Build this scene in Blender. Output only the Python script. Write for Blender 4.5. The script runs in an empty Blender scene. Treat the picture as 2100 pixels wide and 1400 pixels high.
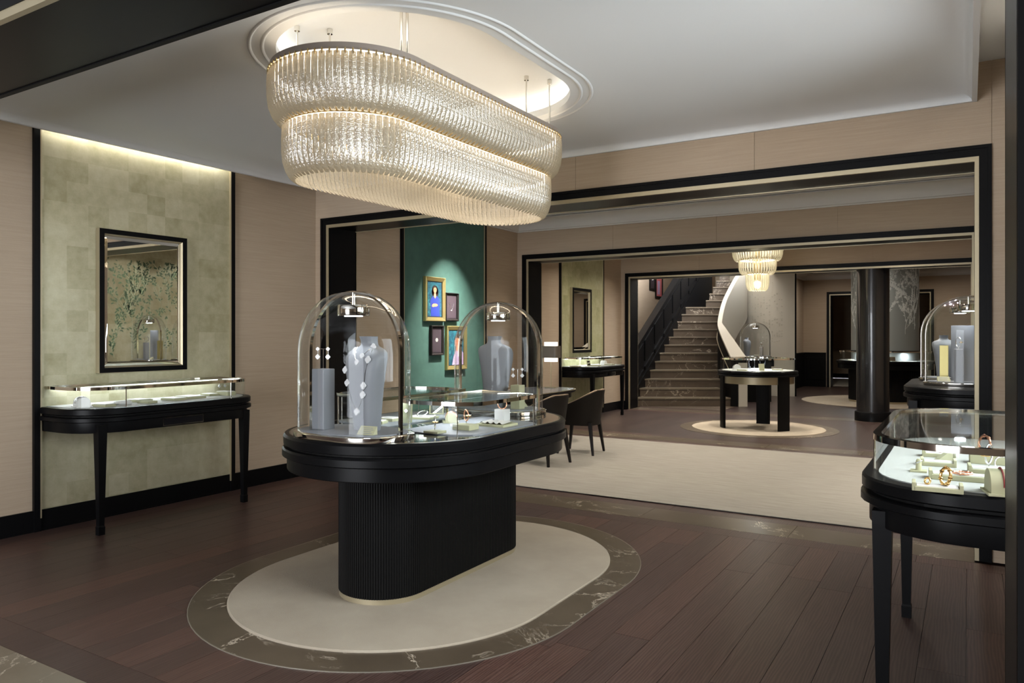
import bpy, bmesh, math, random
from math import sin, cos, pi, sqrt, atan2, radians
from mathutils import Vector, Matrix

random.seed(7)
S = bpy.context.scene
C = S.collection

# ------------------------------------------------------------------ camera
# The photograph is taken as 2100 x 1400; camera level, 1.5 m above the floor.
FPX, CX, HY, CAMZ = 1537.0, 1050.0, 687.5, 1.5
TH = atan2(936, 1537)
CC, SS = cos(TH), sin(TH)
cam_d = bpy.data.cameras.new('camera'); cam = bpy.data.objects.new('camera', cam_d); C.objects.link(cam)
cam.location = (0, 0, CAMZ); cam.rotation_euler = (pi/2, 0, TH)
cam_d.sensor_width = 36.0; cam_d.lens = 36.0*FPX/2100.0
cam_d.shift_y = -(700-HY)/2100.0
cam_d.clip_start = 0.05; cam_d.clip_end = 100
S.camera = cam

# ------------------------------------------------------------------ world, exposure
W = bpy.data.worlds.new('daylight'); S.world = W; W.use_nodes = True
bg = W.node_tree.nodes['Background']
bg.inputs[0].default_value = (0.92, 0.95, 1.0, 1); bg.inputs[1].default_value = 13.5
S.view_settings.view_transform = 'Standard'; S.view_settings.look = 'None'
S.view_settings.gamma = 1.0; S.view_settings.exposure = 0.45; S.view_settings.use_curve_mapping = False
S.cycles.use_adaptive_sampling = True; S.cycles.adaptive_threshold = 0.025
S.cycles.max_bounces = 7; S.cycles.diffuse_bounces = 4; S.cycles.glossy_bounces = 5
S.cycles.transmission_bounces = 4; S.cycles.transparent_max_bounces = 28
S.cycles.caustics_reflective = False; S.cycles.caustics_refractive = False
S.cycles.sample_clamp_indirect = 4.0; S.cycles.sample_clamp_direct = 0.0
S.cycles.use_denoising = True

def area(name, loc, size, power, col=(1, 0.9, 0.78), size_y=None, rot=(0, 0, 0), spread=None, shape=None):
    d = bpy.data.lights.new(name, 'AREA'); d.energy = power; d.color = col
    d.shape = shape or ('RECTANGLE' if size_y else 'SQUARE'); d.size = size
    if size_y: d.size_y = size_y
    if spread: d.spread = spread
    o = bpy.data.objects.new(name, d); C.objects.link(o); o.location = loc; o.rotation_euler = rot
    return o
WARM = (1.0, 0.91, 0.79); COOL = (0.86, 0.94, 1.0); NEUT = (1.0, 0.94, 0.86)

def portal_light(name, loc, sx, sy, rot):
    o = area(name, loc, sx, 1, size_y=sy, rot=rot); o.data.cycles.is_portal = True; return o
portal_light('added_window_daylight', (0.50, 3.3, 2.0), 2.7, 1.6, (pi/2, 0, pi/2))  # portal for the added right-hand window
portal_light('shopfront_daylight', (-3.2, -4.45, 1.2), 3.6, 2.4, (pi/2, 0, 0))

# ------------------------------------------------------------------ pixel -> place
def ray(px, py):
    a = (px-CX)/FPX
    return Vector((a*CC-SS, a*SS+CC, (HY-py)/FPX))
def pZ(px, py, z=0.0):
    d = ray(px, py); return Vector((0, 0, CAMZ))+d*((z-CAMZ)/d.z)
def pX(px, py, x):
    d = ray(px, py); return Vector((0, 0, CAMZ))+d*(x/d.x)
def pY(px, py, y):
    d = ray(px, py); return Vector((0, 0, CAMZ))+d*(y/d.y)
def uv(u, v): return (u*CC-v*SS, u*SS+v*CC)      # axes along / across the stair flight

# ------------------------------------------------------------------ object helpers
class MB:
    def __init__(s): s.v = []; s.f = []
    def add(s, vs, fs):
        o = len(s.v); s.v += [tuple(p) for p in vs]; s.f += [tuple(i+o for i in f) for f in fs]; return s
    def box(s, x0, y0, z0, x1, y1, z1):
        return s.add([(x0,y0,z0),(x1,y0,z0),(x1,y1,z0),(x0,y1,z0),(x0,y0,z1),(x1,y0,z1),(x1,y1,z1),(x0,y1,z1)],
                     [(0,3,2,1),(4,5,6,7),(0,1,5,4),(1,2,6,5),(2,3,7,6),(3,0,4,7)])
    def cbox(s, c, sz): return s.box(c[0]-sz[0]/2, c[1]-sz[1]/2, c[2]-sz[2]/2, c[0]+sz[0]/2, c[1]+sz[1]/2, c[2]+sz[2]/2)
    def loft(s, rings, cap0=True, cap1=True, closed=True):
        n = len(rings[0]); o = len(s.v)
        for r in rings: s.v += [tuple(p) for p in r]
        for i in range(len(rings)-1):
            for j in range(n if closed else n-1):
                a = o+i*n+j; b = o+i*n+(j+1) % n
                s.f.append((a, b, b+n, a+n))
        if cap0: s.f.append(tuple(o+j for j in reversed(range(n))))
        if cap1: s.f.append(tuple(o+(len(rings)-1)*n+j for j in range(n)))
        return s
    def stack(s, lv): return s.loft([[(x, y, z) for x, y in o] for o, z in lv])
    def prism(s, o, z0, z1): return s.stack([(o, z0), (o, z1)])
    def ring(s, outer, inner, z0, z1):
        r = lambda o, z: [(x, y, z) for x, y in o]
        return s.loft([r(outer, z0), r(outer, z1), r(inner, z1), r(inner, z0), r(outer, z0)], False, False)
    def tube(s, pts, r, n=8, closed=False, caps=True):
        pts = [Vector(p) for p in pts]; rr = r if isinstance(r, (list, tuple)) else [r]*len(pts); rings = []
        up = Vector((0, 0, 1)); m = len(pts); prev = None
        for i, p in enumerate(pts):
            a = pts[(i-1) % m] if (closed or i > 0) else p; b = pts[(i+1) % m] if (closed or i < m-1) else p
            t = (b-a)
            t = t.normalized() if t.length > 1e-9 else up
            if prev is None:
                x = t.cross(up)
                if x.length < 1e-3: x = t.cross(Vector((1, 0, 0)))
            else: x = prev-t*prev.dot(t)
            x.normalize(); prev = x; y = t.cross(x)
            rings.append([p+(x*cos(2*pi*k/n)+y*sin(2*pi*k/n))*rr[i] for k in range(n)])
        if closed: rings.append(rings[0])
        return s.loft(rings, caps and not closed, caps and not closed)
    def lathe(s, prof, n=24, c=(0, 0, 0)):
        return s.loft([[(c[0]+r*cos(2*pi*k/n), c[1]+r*sin(2*pi*k/n), c[2]+z) for k in range(n)] for r, z in prof])
    def taper(s, a, ra, b, rb):   # square tapered bar
        a = Vector(a); b = Vector(b)
        q = lambda p, r: [(p.x-r, p.y-r, p.z), (p.x+r, p.y-r, p.z), (p.x+r, p.y+r, p.z), (p.x-r, p.y+r, p.z)]
        return s.loft([q(a, ra), q(b, rb)])
    def build(s, name, mt, parent=None, smooth=0, bevel=0, loc=None):
        me = bpy.data.meshes.new(name); me.from_pydata(s.v, [], s.f); me.update()
        bm = bmesh.new(); bm.from_mesh(me); bmesh.ops.recalc_face_normals(bm, faces=bm.faces)
        if bevel: bmesh.ops.bevel(bm, geom=list(bm.edges), offset=bevel, segments=2, profile=0.6, affect='EDGES', clamp_overlap=True)
        bm.to_mesh(me); bm.free()
        if smooth:
            me.shade_smooth(); me.set_sharp_from_angle(angle=radians(smooth))
        me.materials.append(mt)
        o = bpy.data.objects.new(name, me); C.objects.link(o)
        if parent: o.parent = parent
        if loc: o.location = loc
        return o

def tag(o, label=None, cat=None, group=None, kind=None):
    if label: o['label'] = label
    if cat: o['category'] = cat
    if group: o['group'] = group
    if kind: o['kind'] = kind
    return o
def thing(name, label, cat, loc=(0, 0, 0), rz=0, group=None):
    o = bpy.data.objects.new(name, None); C.objects.link(o); o.empty_display_size = 0.1
    o.location = loc; o.rotation_euler = (0, 0, rz); return tag(o, label, cat, group)
def struct(name, label, cat):
    o = bpy.data.objects.new(name, None); C.objects.link(o); return tag(o, label, cat, kind='structure')
def inst(src, name, parent, loc, rz=0, mt=None):
    o = bpy.data.objects.new(name, src.data); C.objects.link(o); o.parent = parent; o.location = loc; o.rotation_euler = (0, 0, rz); return o

# ------------------------------------------------------------------ outlines
def stad(R, h, n=40, cx=0, cy=0):        # stadium, long axis Y
    o = []
    for k in range(n):
        a = 2*pi*(k+0.5)/n
        o.append((cx+R*cos(a), cy+R*sin(a)+(h if sin(a) > 0 else -h)))
    return o
def circ(R, n=40, cx=0, cy=0): return [(cx+R*cos(2*pi*k/n), cy+R*sin(2*pi*k/n)) for k in range(n)]
def selp(a, b, p=2.6, n=40): 
    f = lambda t: (abs(t)**(2/p))*(1 if t >= 0 else -1)
    return [(a*f(cos(2*pi*k/n)), b*f(sin(2*pi*k/n))) for k in range(n)]
def rrect(x0, y0, x1, y1, r, n=5):
    o = []
    for cx, cy, a0 in ((x1-r, y1-r, 0), (x0+r, y1-r, pi/2), (x0+r, y0+r, pi), (x1-r, y0+r, 1.5*pi)):
        o += [(cx+r*cos(a0+k*pi/2/n), cy+r*sin(a0+k*pi/2/n)) for k in range(n+1)]
    return o
def caseo(D, W, rc, n=8):                # wall console: wall side x=0, rounded front corners
    o = [(0, -W)]
    o += [(D-rc+rc*sin(k*pi/2/n), -W+rc-rc*cos(k*pi/2/n)) for k in range(n+1)]
    o += [(D-rc+rc*cos(k*pi/2/n), W-rc+rc*sin(k*pi/2/n)) for k in range(n+1)]
    return o+[(0, W)]

# ------------------------------------------------------------------ materials
def mat(name, col, rough=0.5, metal=0.0, coat=0.0, spec=0.5):
    m = bpy.data.materials.new(name); m.use_nodes = True; b = m.node_tree.nodes['Principled BSDF']
    b.inputs['Base Color'].default_value = (*col, 1); b.inputs['Roughness'].default_value = rough
    b.inputs['Metallic'].default_value = metal; b.inputs['Coat Weight'].default_value = coat
    b.inputs['Specular IOR Level'].default_value = spec
    return m
class NT:
    def __init__(s, m): s.m = m; s.t = m.node_tree; s.b = s.t.nodes.get('Principled BSDF')
    def n(s, typ, **k):
        x = s.t.nodes.new(typ)
        for a, v in k.items(): setattr(x, a, v)
        return x
    def l(s, a, b): s.t.links.new(a, b)
    def coord(s, scale, kind='Object', rot=(0, 0, 0)):
        tc = s.n('ShaderNodeTexCoord'); mp = s.n('ShaderNodeMapping'); mp.inputs['Scale'].default_value = scale
        mp.inputs['Rotation'].default_value = rot
        s.l(tc.outputs[kind], mp.inputs['Vector']); return mp.outputs[0]
    def noise(s, vec, sc, det=3, rough=0.5, dist=0.0):
        x = s.n('ShaderNodeTexNoise'); x.inputs['Scale'].default_value = sc; x.inputs['Detail'].default_value = det
        x.inputs['Roughness'].default_value = rough; x.inputs['Distortion'].default_value = dist
        s.l(vec, x.inputs['Vector']); return x.outputs['Fac']
    def ramp(s, fac, stops):
        r = s.n('ShaderNodeValToRGB'); e = r.color_ramp.elements
        while len(e) < len(stops): e.new(0.5)
        for q, (p, c) in zip(e, stops): q.position = p; q.color = (*c, 1)
        s.l(fac, r.inputs[0]); return r.outputs[0]
    def mix(s, fac, a, b, mode='MIX'):
        x = s.n('ShaderNodeMix', data_type='RGBA', blend_type=mode)
        if isinstance(fac, (int, float)): x.inputs[0].default_value = fac
        else: s.l(fac, x.inputs[0])
        for i, q in ((6, a), (7, b)):
            if isinstance(q, tuple): x.inputs[i].default_value = (*q, 1)
            else: s.l(q, x.inputs[i])
        return x.outputs[2]
    def col(s, c): s.l(c, s.b.inputs['Base Color'])
    def bump(s, h, st=0.2, d=0.01):
        x = s.n('ShaderNodeBump'); x.inputs['Strength'].default_value = st; x.inputs['Distance'].default_value = d
        s.l(h, x.inputs['Height']); s.l(x.outputs[0], s.b.inputs['Normal'])

def m_wall(name, c0, c1):
    m = mat(name, c0, 0.8); t = NT(m)
    f = t.noise(t.coord((2.5, 2.5, 130)), 1.0, 4, 0.6); g = t.noise(t.coord((40, 40, 260)), 1.0, 2)
    t.col(t.ramp(f, [(0.3, c0), (0.7, c1)])); t.bump(g, 0.25, 0.003); return m
WALLC = m_wall('beige_wallcovering', (0.40, 0.31, 0.225), (0.455, 0.36, 0.265))
def m_gold(name, c0, c1, c2, metal=0.35):
    m = mat(name, c1, 0.42, metal); t = NT(m)
    v = t.coord((1, 1/0.17, 1/0.17)); fl = t.n('ShaderNodeVectorMath', operation='FLOOR'); t.l(v, fl.inputs[0])
    wn = t.n('ShaderNodeTexWhiteNoise', noise_dimensions='3D'); t.l(fl.outputs[0], wn.inputs['Vector'])
    big = t.noise(t.coord((1, 1, 1)), 1.6, 4, 0.6); fine = t.noise(t.coord((1, 1, 1)), 14, 6, 0.65)
    a = t.mix(0.24, big, wn.outputs['Value']); a = t.mix(0.38, a, fine)
    t.col(t.ramp(a, [(0.34, c0), (0.5, c1), (0.66, c2)])); t.bump(fine, 0.08, 0.004)
    return m
GOLD = m_gold('gold_leaf', (0.34, 0.315, 0.19), (0.46, 0.43, 0.29), (0.56, 0.535, 0.39))
GOLDG = m_gold('gold_leaf_greenish', (0.34, 0.33, 0.17), (0.46, 0.45, 0.26), (0.56, 0.55, 0.36))
GREEN = mat('green_suede_wall', (0.048, 0.118, 0.1), 0.75)
t = NT(GREEN); t.col(t.ramp(t.noise(t.coord((1, 1, 1)), 6, 4), [(0.3, (0.042, 0.107, 0.088)), (0.7, (0.056, 0.135, 0.113))]))
BLACK = mat('black_lacquer', (0.0045, 0.0045, 0.005), 0.34, 0, 0.0, 0.09)
BLACKM = mat('black_satin', (0.006, 0.0058, 0.0058), 0.5, 0, 0, 0.09)
CHAMP = mat('champagne_inlay', (0.42, 0.36, 0.24), 0.4, 0.55)
BRASS = mat('brass', (0.62, 0.47, 0.24), 0.22, 1.0)
GOLDF = mat('gold_frame', (0.45, 0.38, 0.16), 0.35, 0.8)
CHROME = mat('polished_nickel', (0.82, 0.79, 0.73), 0.06, 1.0)
DIAM = mat('pave_diamond', (0.8, 0.81, 0.83), 0.18, 0.2)
SILVER = mat('white_gold', (0.9, 0.9, 0.92), 0.15, 1.0)
YGOLD = mat('yellow_gold', (0.9, 0.6, 0.25), 0.2, 1.0)
RGOLD = mat('rose_gold', (0.9, 0.45, 0.3), 0.25, 1.0)
WHITEC = mat('ceiling_paint', (0.74, 0.76, 0.77), 0.7)
WHITEP = mat('white_crown_paint', (0.62, 0.61, 0.59), 0.6)
CREAM = mat('cream_plaster', (0.50, 0.46, 0.38), 0.6)
SAGE = mat('sage_suede', (0.40, 0.39, 0.25), 0.8)
SATIN = mat('white_satin', (0.66, 0.65, 0.63), 0.45)
GREYD = mat('grey_display_leather', (0.20, 0.21, 0.23), 0.5)
DECK = mat('pale_deck_leather', (0.40, 0.40, 0.385), 0.6)
t = NT(DECK); t.bump(t.noise(t.coord((90, 90, 90)), 2, 2), 0.3, 0.002)
GREYT = mat('grey_table_leather', (0.17, 0.19, 0.22), 0.25, 0, 0.4)
DARKBR = mat('dark_brown_leather', (0.010, 0.008, 0.007), 0.5, 0, 0, 0.2)
TAN = mat('tan_leather', (0.36, 0.26, 0.18), 0.6)
SHADE = mat('bronze_shade', (0.15, 0.125, 0.10), 0.5)
TAUPE = mat('taupe_metal', (0.26, 0.22, 0.19), 0.45, 0.1)
DRUM = mat('silver_panel', (0.36, 0.39, 0.38), 0.4, 0.3)
BLOSSOM = mat('white_blossom_paint', (0.75, 0.78, 0.76), 0.6)
LEAF = mat('green_leaf_paint', (0.07, 0.12, 0.065), 0.6)
EDGE = mat('pale_metal_edge', (0.30, 0.27, 0.22), 0.4, 0.4)
STEM = mat('pale_stem_paint', (0.55, 0.58, 0.42), 0.6)
MIRROR = mat('mirror_silver', (0.86, 0.85, 0.82), 0.01, 1.0)
SCREEN = mat('dark_picture_mount', (0.035, 0.026, 0.032), 0.4)
BLUEBG = mat('blue_leafy_backdrop', (0.02, 0.09, 0.15), 0.5)
t = NT(BLUEBG); t.col(t.ramp(t.noise(t.coord((1, 1, 1)), 22, 3, 0.6), [(0.4, (0.008, 0.045, 0.075)), (0.62, (0.02, 0.13, 0.16)), (0.75, (0.1, 0.3, 0.3))]))
SKIN = mat('skin_paint', (0.62, 0.26, 0.14), 0.5)
HAIR = mat('hair_paint', (0.03, 0.014, 0.011), 0.5)
BLOUSE = mat('blue_blouse_paint', (0.025, 0.045, 0.28), 0.5)
LILAC = mat('lilac_blouse_paint', (0.45, 0.34, 0.52), 0.5)
PINKA = mat('pink_picture', (0.55, 0.13, 0.14), 0.5)
REDL = mat('dark_red_leather', (0.18, 0.02, 0.02), 0.5)
def m_emit(name, col, st):
    m = bpy.data.materials.new(name); m.use_nodes = True; t = NT(m); t.t.nodes.remove(t.b)
    e = t.n('ShaderNodeEmission'); e.inputs[0].default_value = (*col, 1); e.inputs[1].default_value = st
    t.l(e.outputs[0], t.t.nodes['Material Output'].inputs[0]); return m
LEDW = m_emit('warm_led', (1.0, 0.82, 0.60), 11.0)
LEDO = m_emit('cove_led', (1.0, 0.95, 0.84), 9.0)
LEDC = m_emit('case_led', (0.9, 0.96, 1.0), 14.0)
LAMPG = m_emit('lamp_glow', (1.0, 0.95, 0.88), 2.2)
SPOTG = m_emit('downlight_glow', (1.0, 0.9, 0.75), 12.0)
def m_glass(name, tint, base, edge, power):
    m = bpy.data.materials.new(name); m.use_nodes = True; t = NT(m); t.t.nodes.remove(t.b)
    tr = t.n('ShaderNodeBsdfTransparent'); tr.inputs[0].default_value = (*tint, 1)
    gl = t.n('ShaderNodeBsdfGlossy'); gl.inputs['Roughness'].default_value = 0.02; gl.inputs['Color'].default_value = (0.95, 0.98, 1, 1)
    lw = t.n('ShaderNodeLayerWeight'); lw.inputs[0].default_value = 0.5
    p = t.n('ShaderNodeMath', operation='POWER'); t.l(lw.outputs['Facing'], p.inputs[0]); p.inputs[1].default_value = power
    k = t.n('ShaderNodeMath', operation='MULTIPLY_ADD'); t.l(p.outputs[0], k.inputs[0]); k.inputs[1].default_value = edge; k.inputs[2].default_value = base
    mx = t.n('ShaderNodeMixShader'); t.l(k.outputs[0], mx.inputs[0]); t.l(tr.outputs[0], mx.inputs[1]); t.l(gl.outputs[0], mx.inputs[2])
    t.l(mx.outputs[0], t.t.nodes['Material Output'].inputs[0]); return m
GLASS = m_glass('clear_glass', (0.965, 0.985, 0.975), 0.014, 0.6, 4.0)
GLASSD = m_glass('dome_glass', (0.945, 0.955, 0.955), 0.010, 0.95, 2.9)
# textured chandelier glass: lets part of the light straight through, scatters the rest
def m_strip(name, col, clear):
    m = bpy.data.materials.new(name); m.use_nodes = True; t = NT(m); t.t.nodes.remove(t.b)
    tr = t.n('ShaderNodeBsdfTransparent'); tr.inputs[0].default_value = (0.95, 0.95, 0.92, 1)
    tl = t.n('ShaderNodeBsdfTranslucent'); tl.inputs[0].default_value = (*col, 1)
    df = t.n('ShaderNodeBsdfDiffuse'); df.inputs[0].default_value = (*col, 1)
    gl = t.n('ShaderNodeBsdfGlossy'); gl.inputs['Roughness'].default_value = 0.16
    nz = t.noise(t.coord((1, 1, 1)), 90, 2, 0.6)
    bp = t.n('ShaderNodeBump'); bp.inputs['Strength'].default_value = 0.9; bp.inputs['Distance'].default_value = 0.006
    t.l(nz, bp.inputs['Height'])
    for x in (gl, df, tl): t.l(bp.outputs[0], x.inputs['Normal'])
    a = t.n('ShaderNodeMixShader'); a.inputs[0].default_value = 0.45; t.l(tl.outputs[0], a.inputs[1]); t.l(df.outputs[0], a.inputs[2])
    b = t.n('ShaderNodeMixShader'); b.inputs[0].default_value = 0.2; t.l(a.outputs[0], b.inputs[1]); t.l(gl.outputs[0], b.inputs[2])
    lw = t.n('ShaderNodeLayerWeight'); lw.inputs[0].default_value = 0.35
    r = t.n('ShaderNodeMapRange'); r.inputs['To Min'].default_value = clear; r.inputs['To Max'].default_value = 0.04; t.l(lw.outputs['Facing'], r.inputs['Value'])
    c = t.n('ShaderNodeMixShader'); t.l(r.outputs[0], c.inputs[0]); t.l(b.outputs[0], c.inputs[1]); t.l(tr.outputs[0], c.inputs[2])
    t.l(c.outputs[0], t.t.nodes['Material Output'].inputs[0]); return m
STRIP = m_strip('textured_chandelier_glass', (0.50, 0.445, 0.335), 0.07)
STRIPC = m_strip('ribbed_chandelier_glass', (0.88, 0.87, 0.74), 0.30)
def m_wood():
    m = mat('dark_oak', (0.05, 0.03, 0.025), 0.38); t = NT(m)
    oi = t.n('ShaderNodeObjectInfo'); tc = t.n('ShaderNodeTexCoord')
    ad = t.n('ShaderNodeVectorMath', operation='ADD'); sc = t.n('ShaderNodeVectorMath', operation='SCALE')
    cb = t.n('ShaderNodeCombineXYZ'); t.l(oi.outputs['Random'], cb.inputs[0]); t.l(oi.outputs['Random'], cb.inputs[1])
    t.l(cb.outputs[0], sc.inputs[0]); sc.inputs['Scale'].default_value = 37.0
    t.l(tc.outputs['Object'], ad.inputs[0]); t.l(sc.outputs[0], ad.inputs[1])
    mp = t.n('ShaderNodeMapping'); mp.inputs['Scale'].default_value = (9, 0.9, 1); t.l(ad.outputs[0], mp.inputs['Vector'])
    g = t.noise(mp.outputs[0], 1.6, 6, 0.6, 1.4)
    wv = t.n('ShaderNodeTexWave', wave_type='BANDS'); wv.inputs['Scale'].default_value = 2.4; wv.inputs['Distortion'].default_value = 9; wv.inputs['Detail'].default_value = 2
    t.l(mp.outputs[0], wv.inputs['Vector'])
    a = t.mix(0.4, g, wv.outputs['Fac'])
    c = t.ramp(a, [(0.25, (0.050, 0.027, 0.0225)), (0.55, (0.079, 0.046, 0.038)), (0.8, (0.11, 0.069, 0.058))])
    c2 = t.ramp(oi.outputs['Random'], [(0.0, (0.78, 0.78, 0.8)), (0.6, (1.0, 0.97, 0.95)), (1.0, (1.3, 1.15, 1.08))])
    t.col(t.mix(1.0, c, c2, 'MULTIPLY')); t.bump(a, 0.15, 0.002); return m
WOOD = m_wood()
WOODF = mat('dark_oak_far', (0.045, 0.028, 0.024), 0.36); t = NT(WOODF)
v = t.coord((5.2, 0.45, 1)); bk = t.n('ShaderNodeTexBrick'); t.l(t.coord((1, 1, 1), rot=(0, 0, pi/2)), bk.inputs['Vector'])
bk.inputs['Scale'].default_value = 1.0; bk.inputs['Brick Width'].default_value = 1.8; bk.inputs['Row Height'].default_value = 0.19; bk.inputs['Mortar Size'].default_value = 0.002
bk.inputs['Color1'].default_value = (0.036, 0.022, 0.019, 1); bk.inputs['Color2'].default_value = (0.054, 0.034, 0.029, 1); bk.inputs['Mortar'].default_value = (0.09, 0.06, 0.05, 1)
t.col(bk.outputs['Color'])
def m_marble(name, base, dark, rough=0.3):
    m = mat(name, base, rough); t = NT(m)
    oi = t.n('ShaderNodeObjectInfo'); tc = t.n('ShaderNodeTexCoord')
    cb = t.n('ShaderNodeCombineXYZ'); t.l(oi.outputs['Random'], cb.inputs[0]); t.l(oi.outputs['Random'], cb.inputs[1]); t.l(oi.outputs['Random'], cb.inputs[2])
    sc = t.n('ShaderNodeVectorMath', operation='SCALE'); t.l(cb.outputs[0], sc.inputs[0]); sc.inputs['Scale'].default_value = 23.0
    ad = t.n('ShaderNodeVectorMath', operation='ADD'); t.l(tc.outputs['Object'], ad.inputs[0]); t.l(sc.outputs[0], ad.inputs[1])
    vec = ad.outputs[0]
    cl = t.noise(vec, 3.0, 5, 0.6)
    vn = t.noise(vec, 1.7, 6, 0.62, 1.2)
    msk = t.noise(vec, 1.3, 2)
    body = t.ramp(cl, [(0.3, dark), (0.7, base)])
    k = t.ramp(vn, [(0.49, (0, 0, 0)), (0.5, (1, 1, 1)), (0.51, (0, 0, 0))])
    mk = t.ramp(msk, [(0.46, (0, 0, 0)), (0.62, (1, 1, 1))])
    t.col(t.mix(t.mix(1.0, k, mk, 'MULTIPLY'), body, (0.62, 0.53, 0.42))); return m
MARB = m_marble('brown_marble', (0.115, 0.088, 0.060), (0.082, 0.061, 0.041))
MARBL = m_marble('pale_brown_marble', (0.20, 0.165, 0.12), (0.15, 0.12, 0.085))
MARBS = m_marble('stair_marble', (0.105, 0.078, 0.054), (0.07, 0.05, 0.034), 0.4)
CARPET = mat('cream_carpet', (0.42, 0.375, 0.305), 0.95, spec=0.1); t = NT(CARPET)
a = t.noise(t.coord((1, 1, 1)), 2.2, 4, 0.6); b = t.noise(t.coord((1, 1, 1)), 260, 2)
t.col(t.ramp(a, [(0.3, (0.40, 0.34, 0.265)), (0.7, (0.465, 0.405, 0.32))])); t.bump(b, 0.5, 0.004)
CARPETR = mat('cream_broadloom', (0.33, 0.30, 0.25), 0.95, spec=0.1); t = NT(CARPETR)
a = t.noise(t.coord((1.2, 9, 1)), 2.6, 5, 0.65); b = t.noise(t.coord((1, 1, 1)), 220, 2)
t.col(t.ramp(a, [(0.3, (0.305, 0.28, 0.24)), (0.7, (0.38, 0.355, 0.315))])); t.bump(b, 0.5, 0.004)
# ================================================================== STRUCTURE
XL, XR = -6.10, 0.40
OX0, OX1, OZ = -5.895, 0.035, 2.665          # clear opening of the portals
FX0, FX1, FZ = -6.00, 0.132, 2.764           # outer edge of the portal casing
WALLS = [(1.39, 1.82), (5.885, 6.30), (10.18, 10.59), (14.32, 14.73)]
HALLB = 23.4
TC = (-2.92, 3.85)                           # centre of the first room

# ---- floor
fl = struct('floor', 'dark oak plank floor with brown marble thresholds', 'floor')
MB().box(-9, -4.5, -0.12, 4, 30, -0.013).build('subfloor', WOODF, fl)
MB().box(XL, 10.84, -0.0125, XR, 14.12, 0.0).build('oak_field', WOODF, fl)
MB().box(-7.4, 14.9, -0.0125, 2.5, HALLB+0.45, 0.0).build('oak_field', WOODF, fl)
MB().box(-9, -4.5, -0.0125, 4, 1.0, 0.0).build('oak_field', WOODF, fl)
def plank(x0, y0, x1, y1, name='plank', m=WOOD, g=0.0012, z=0.0):
    o = MB().box(-(x1-x0)/2+g, -(y1-y0)/2+g, -0.0125, (x1-x0)/2-g, (y1-y0)/2-g, 0).build(name, m, fl, loc=((x0+x1)/2, (y0+y1)/2, z))
    return o
x = -5.9; row = 0
while x < XR-0.02:
    x1 = min(x+0.19, XR); y = 1.99-random.uniform(0.2, 1.5); 
    while y < 5.63:
        y1 = y+random.uniform(1.5, 2.2)
        if y1 > 5.3: y1 = 5.63
        plank(x, max(y, 1.99), x1, y1); y = y1
    x = x1; row += 1
for a, b in ((1.82, 3.4), (3.4, 5.885)): plank(XL, a, -5.9, b, 'border_plank')
xs = [XL, -4.1, -2.2, -0.3, XR]
for ya, yb in ((1.81, 1.99), (5.63, 5.81), (6.20, 6.42), (10.05, 10.27), (10.66, 10.84), (14.12, 14.30), (14.72, 14.90)):
    for a, b in zip(xs, xs[1:]):
        plank(a if ya > 1.9 and ya < 5.7 else max(a, -5.9), ya, b, yb, 'border_plank')
def slabs(ya, yb, m=MARB, x0=OX0, x1=OX1, step=1.176, ph=-1.148):
    js = sorted(j for j in (ph+step*k for k in range(-6, 4)) if x0+0.05 < j < x1-0.05)
    for a, b in zip([x0]+js, js+[x1]): plank(a, ya, b, yb, 'marble_slab', m, 0.0015, 0.0012)
slabs(5.81, 6.20); slabs(10.27, 10.66); slabs(14.30, 14.72); slabs(1.0, 1.81, MARBL, -8, 2.0, 0.9)
# oval marble border under the centre table
def oval_border(cx, cy, R0, R1, h, n, parent, z=0.003):
    N = n*6; o = stad(R1, h, N); i = stad(R0, h, N)
    for k in range(n):
        idx = [(k*6+j) % N for j in range(7)]
        out = [o[q] for q in idx]; inn = [i[q] for q in idx][::-1]
        MB().prism(out+inn, -0.0125, 0).build('marble_border_piece', MARB, parent, loc=(cx, cy, z))
oval_border(*TC, 0.967, 1.165, 0.36, 14, fl)
MB().ring(stad(1.169, 0.36, 80), stad(1.164, 0.36, 80), -0.01, 0.0037).build('metal_edge', EDGE, fl, loc=(*TC, 0))
R3 = (-2.92, 12.44)
oval_border(*R3, 1.03, 1.22, 0.0, 12, fl)
MB().prism(rrect(-6.05, 14.95, -4.2, 15.9, 0.05), -0.01, 0.002).build('marble_landing', MARBS, fl)

# ---- rugs
def rug(name, label, outline, cx, cy, z, m):
    ins = [(x*(1-0.006), y*(1-0.006)) for x, y in outline]
    return tag(MB().stack([(outline, 0), (outline, 0.008), (ins, 0.012)]).build(name, m, None, loc=(cx, cy, z)), label, 'rug')
rug('oval_rug', 'cream oval rug inside a brown marble border under the pedestal display table', stad(0.966, 0.36, 96), *TC, 0.0, CARPET)
rug('room_carpet', 'wide cream carpet filling the second room beneath desk and chairs', [(-6.08, 6.42), (XR-0.02, 6.42), (XR-0.02, 10.05), (-6.08, 10.05)], 0, 0, 0.0, CARPETR)
rug('round_rug', 'round cream rug under the three-legged round vitrine table', circ(1.03, 72), *R3, 0.0, CARPET)
C4 = (-1.62, 18.85)
rug('round_rug', 'round cream rug around the ribbed counter beyond the black column', circ(1.75, 72), *C4, 0.0, CARPET)

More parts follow.
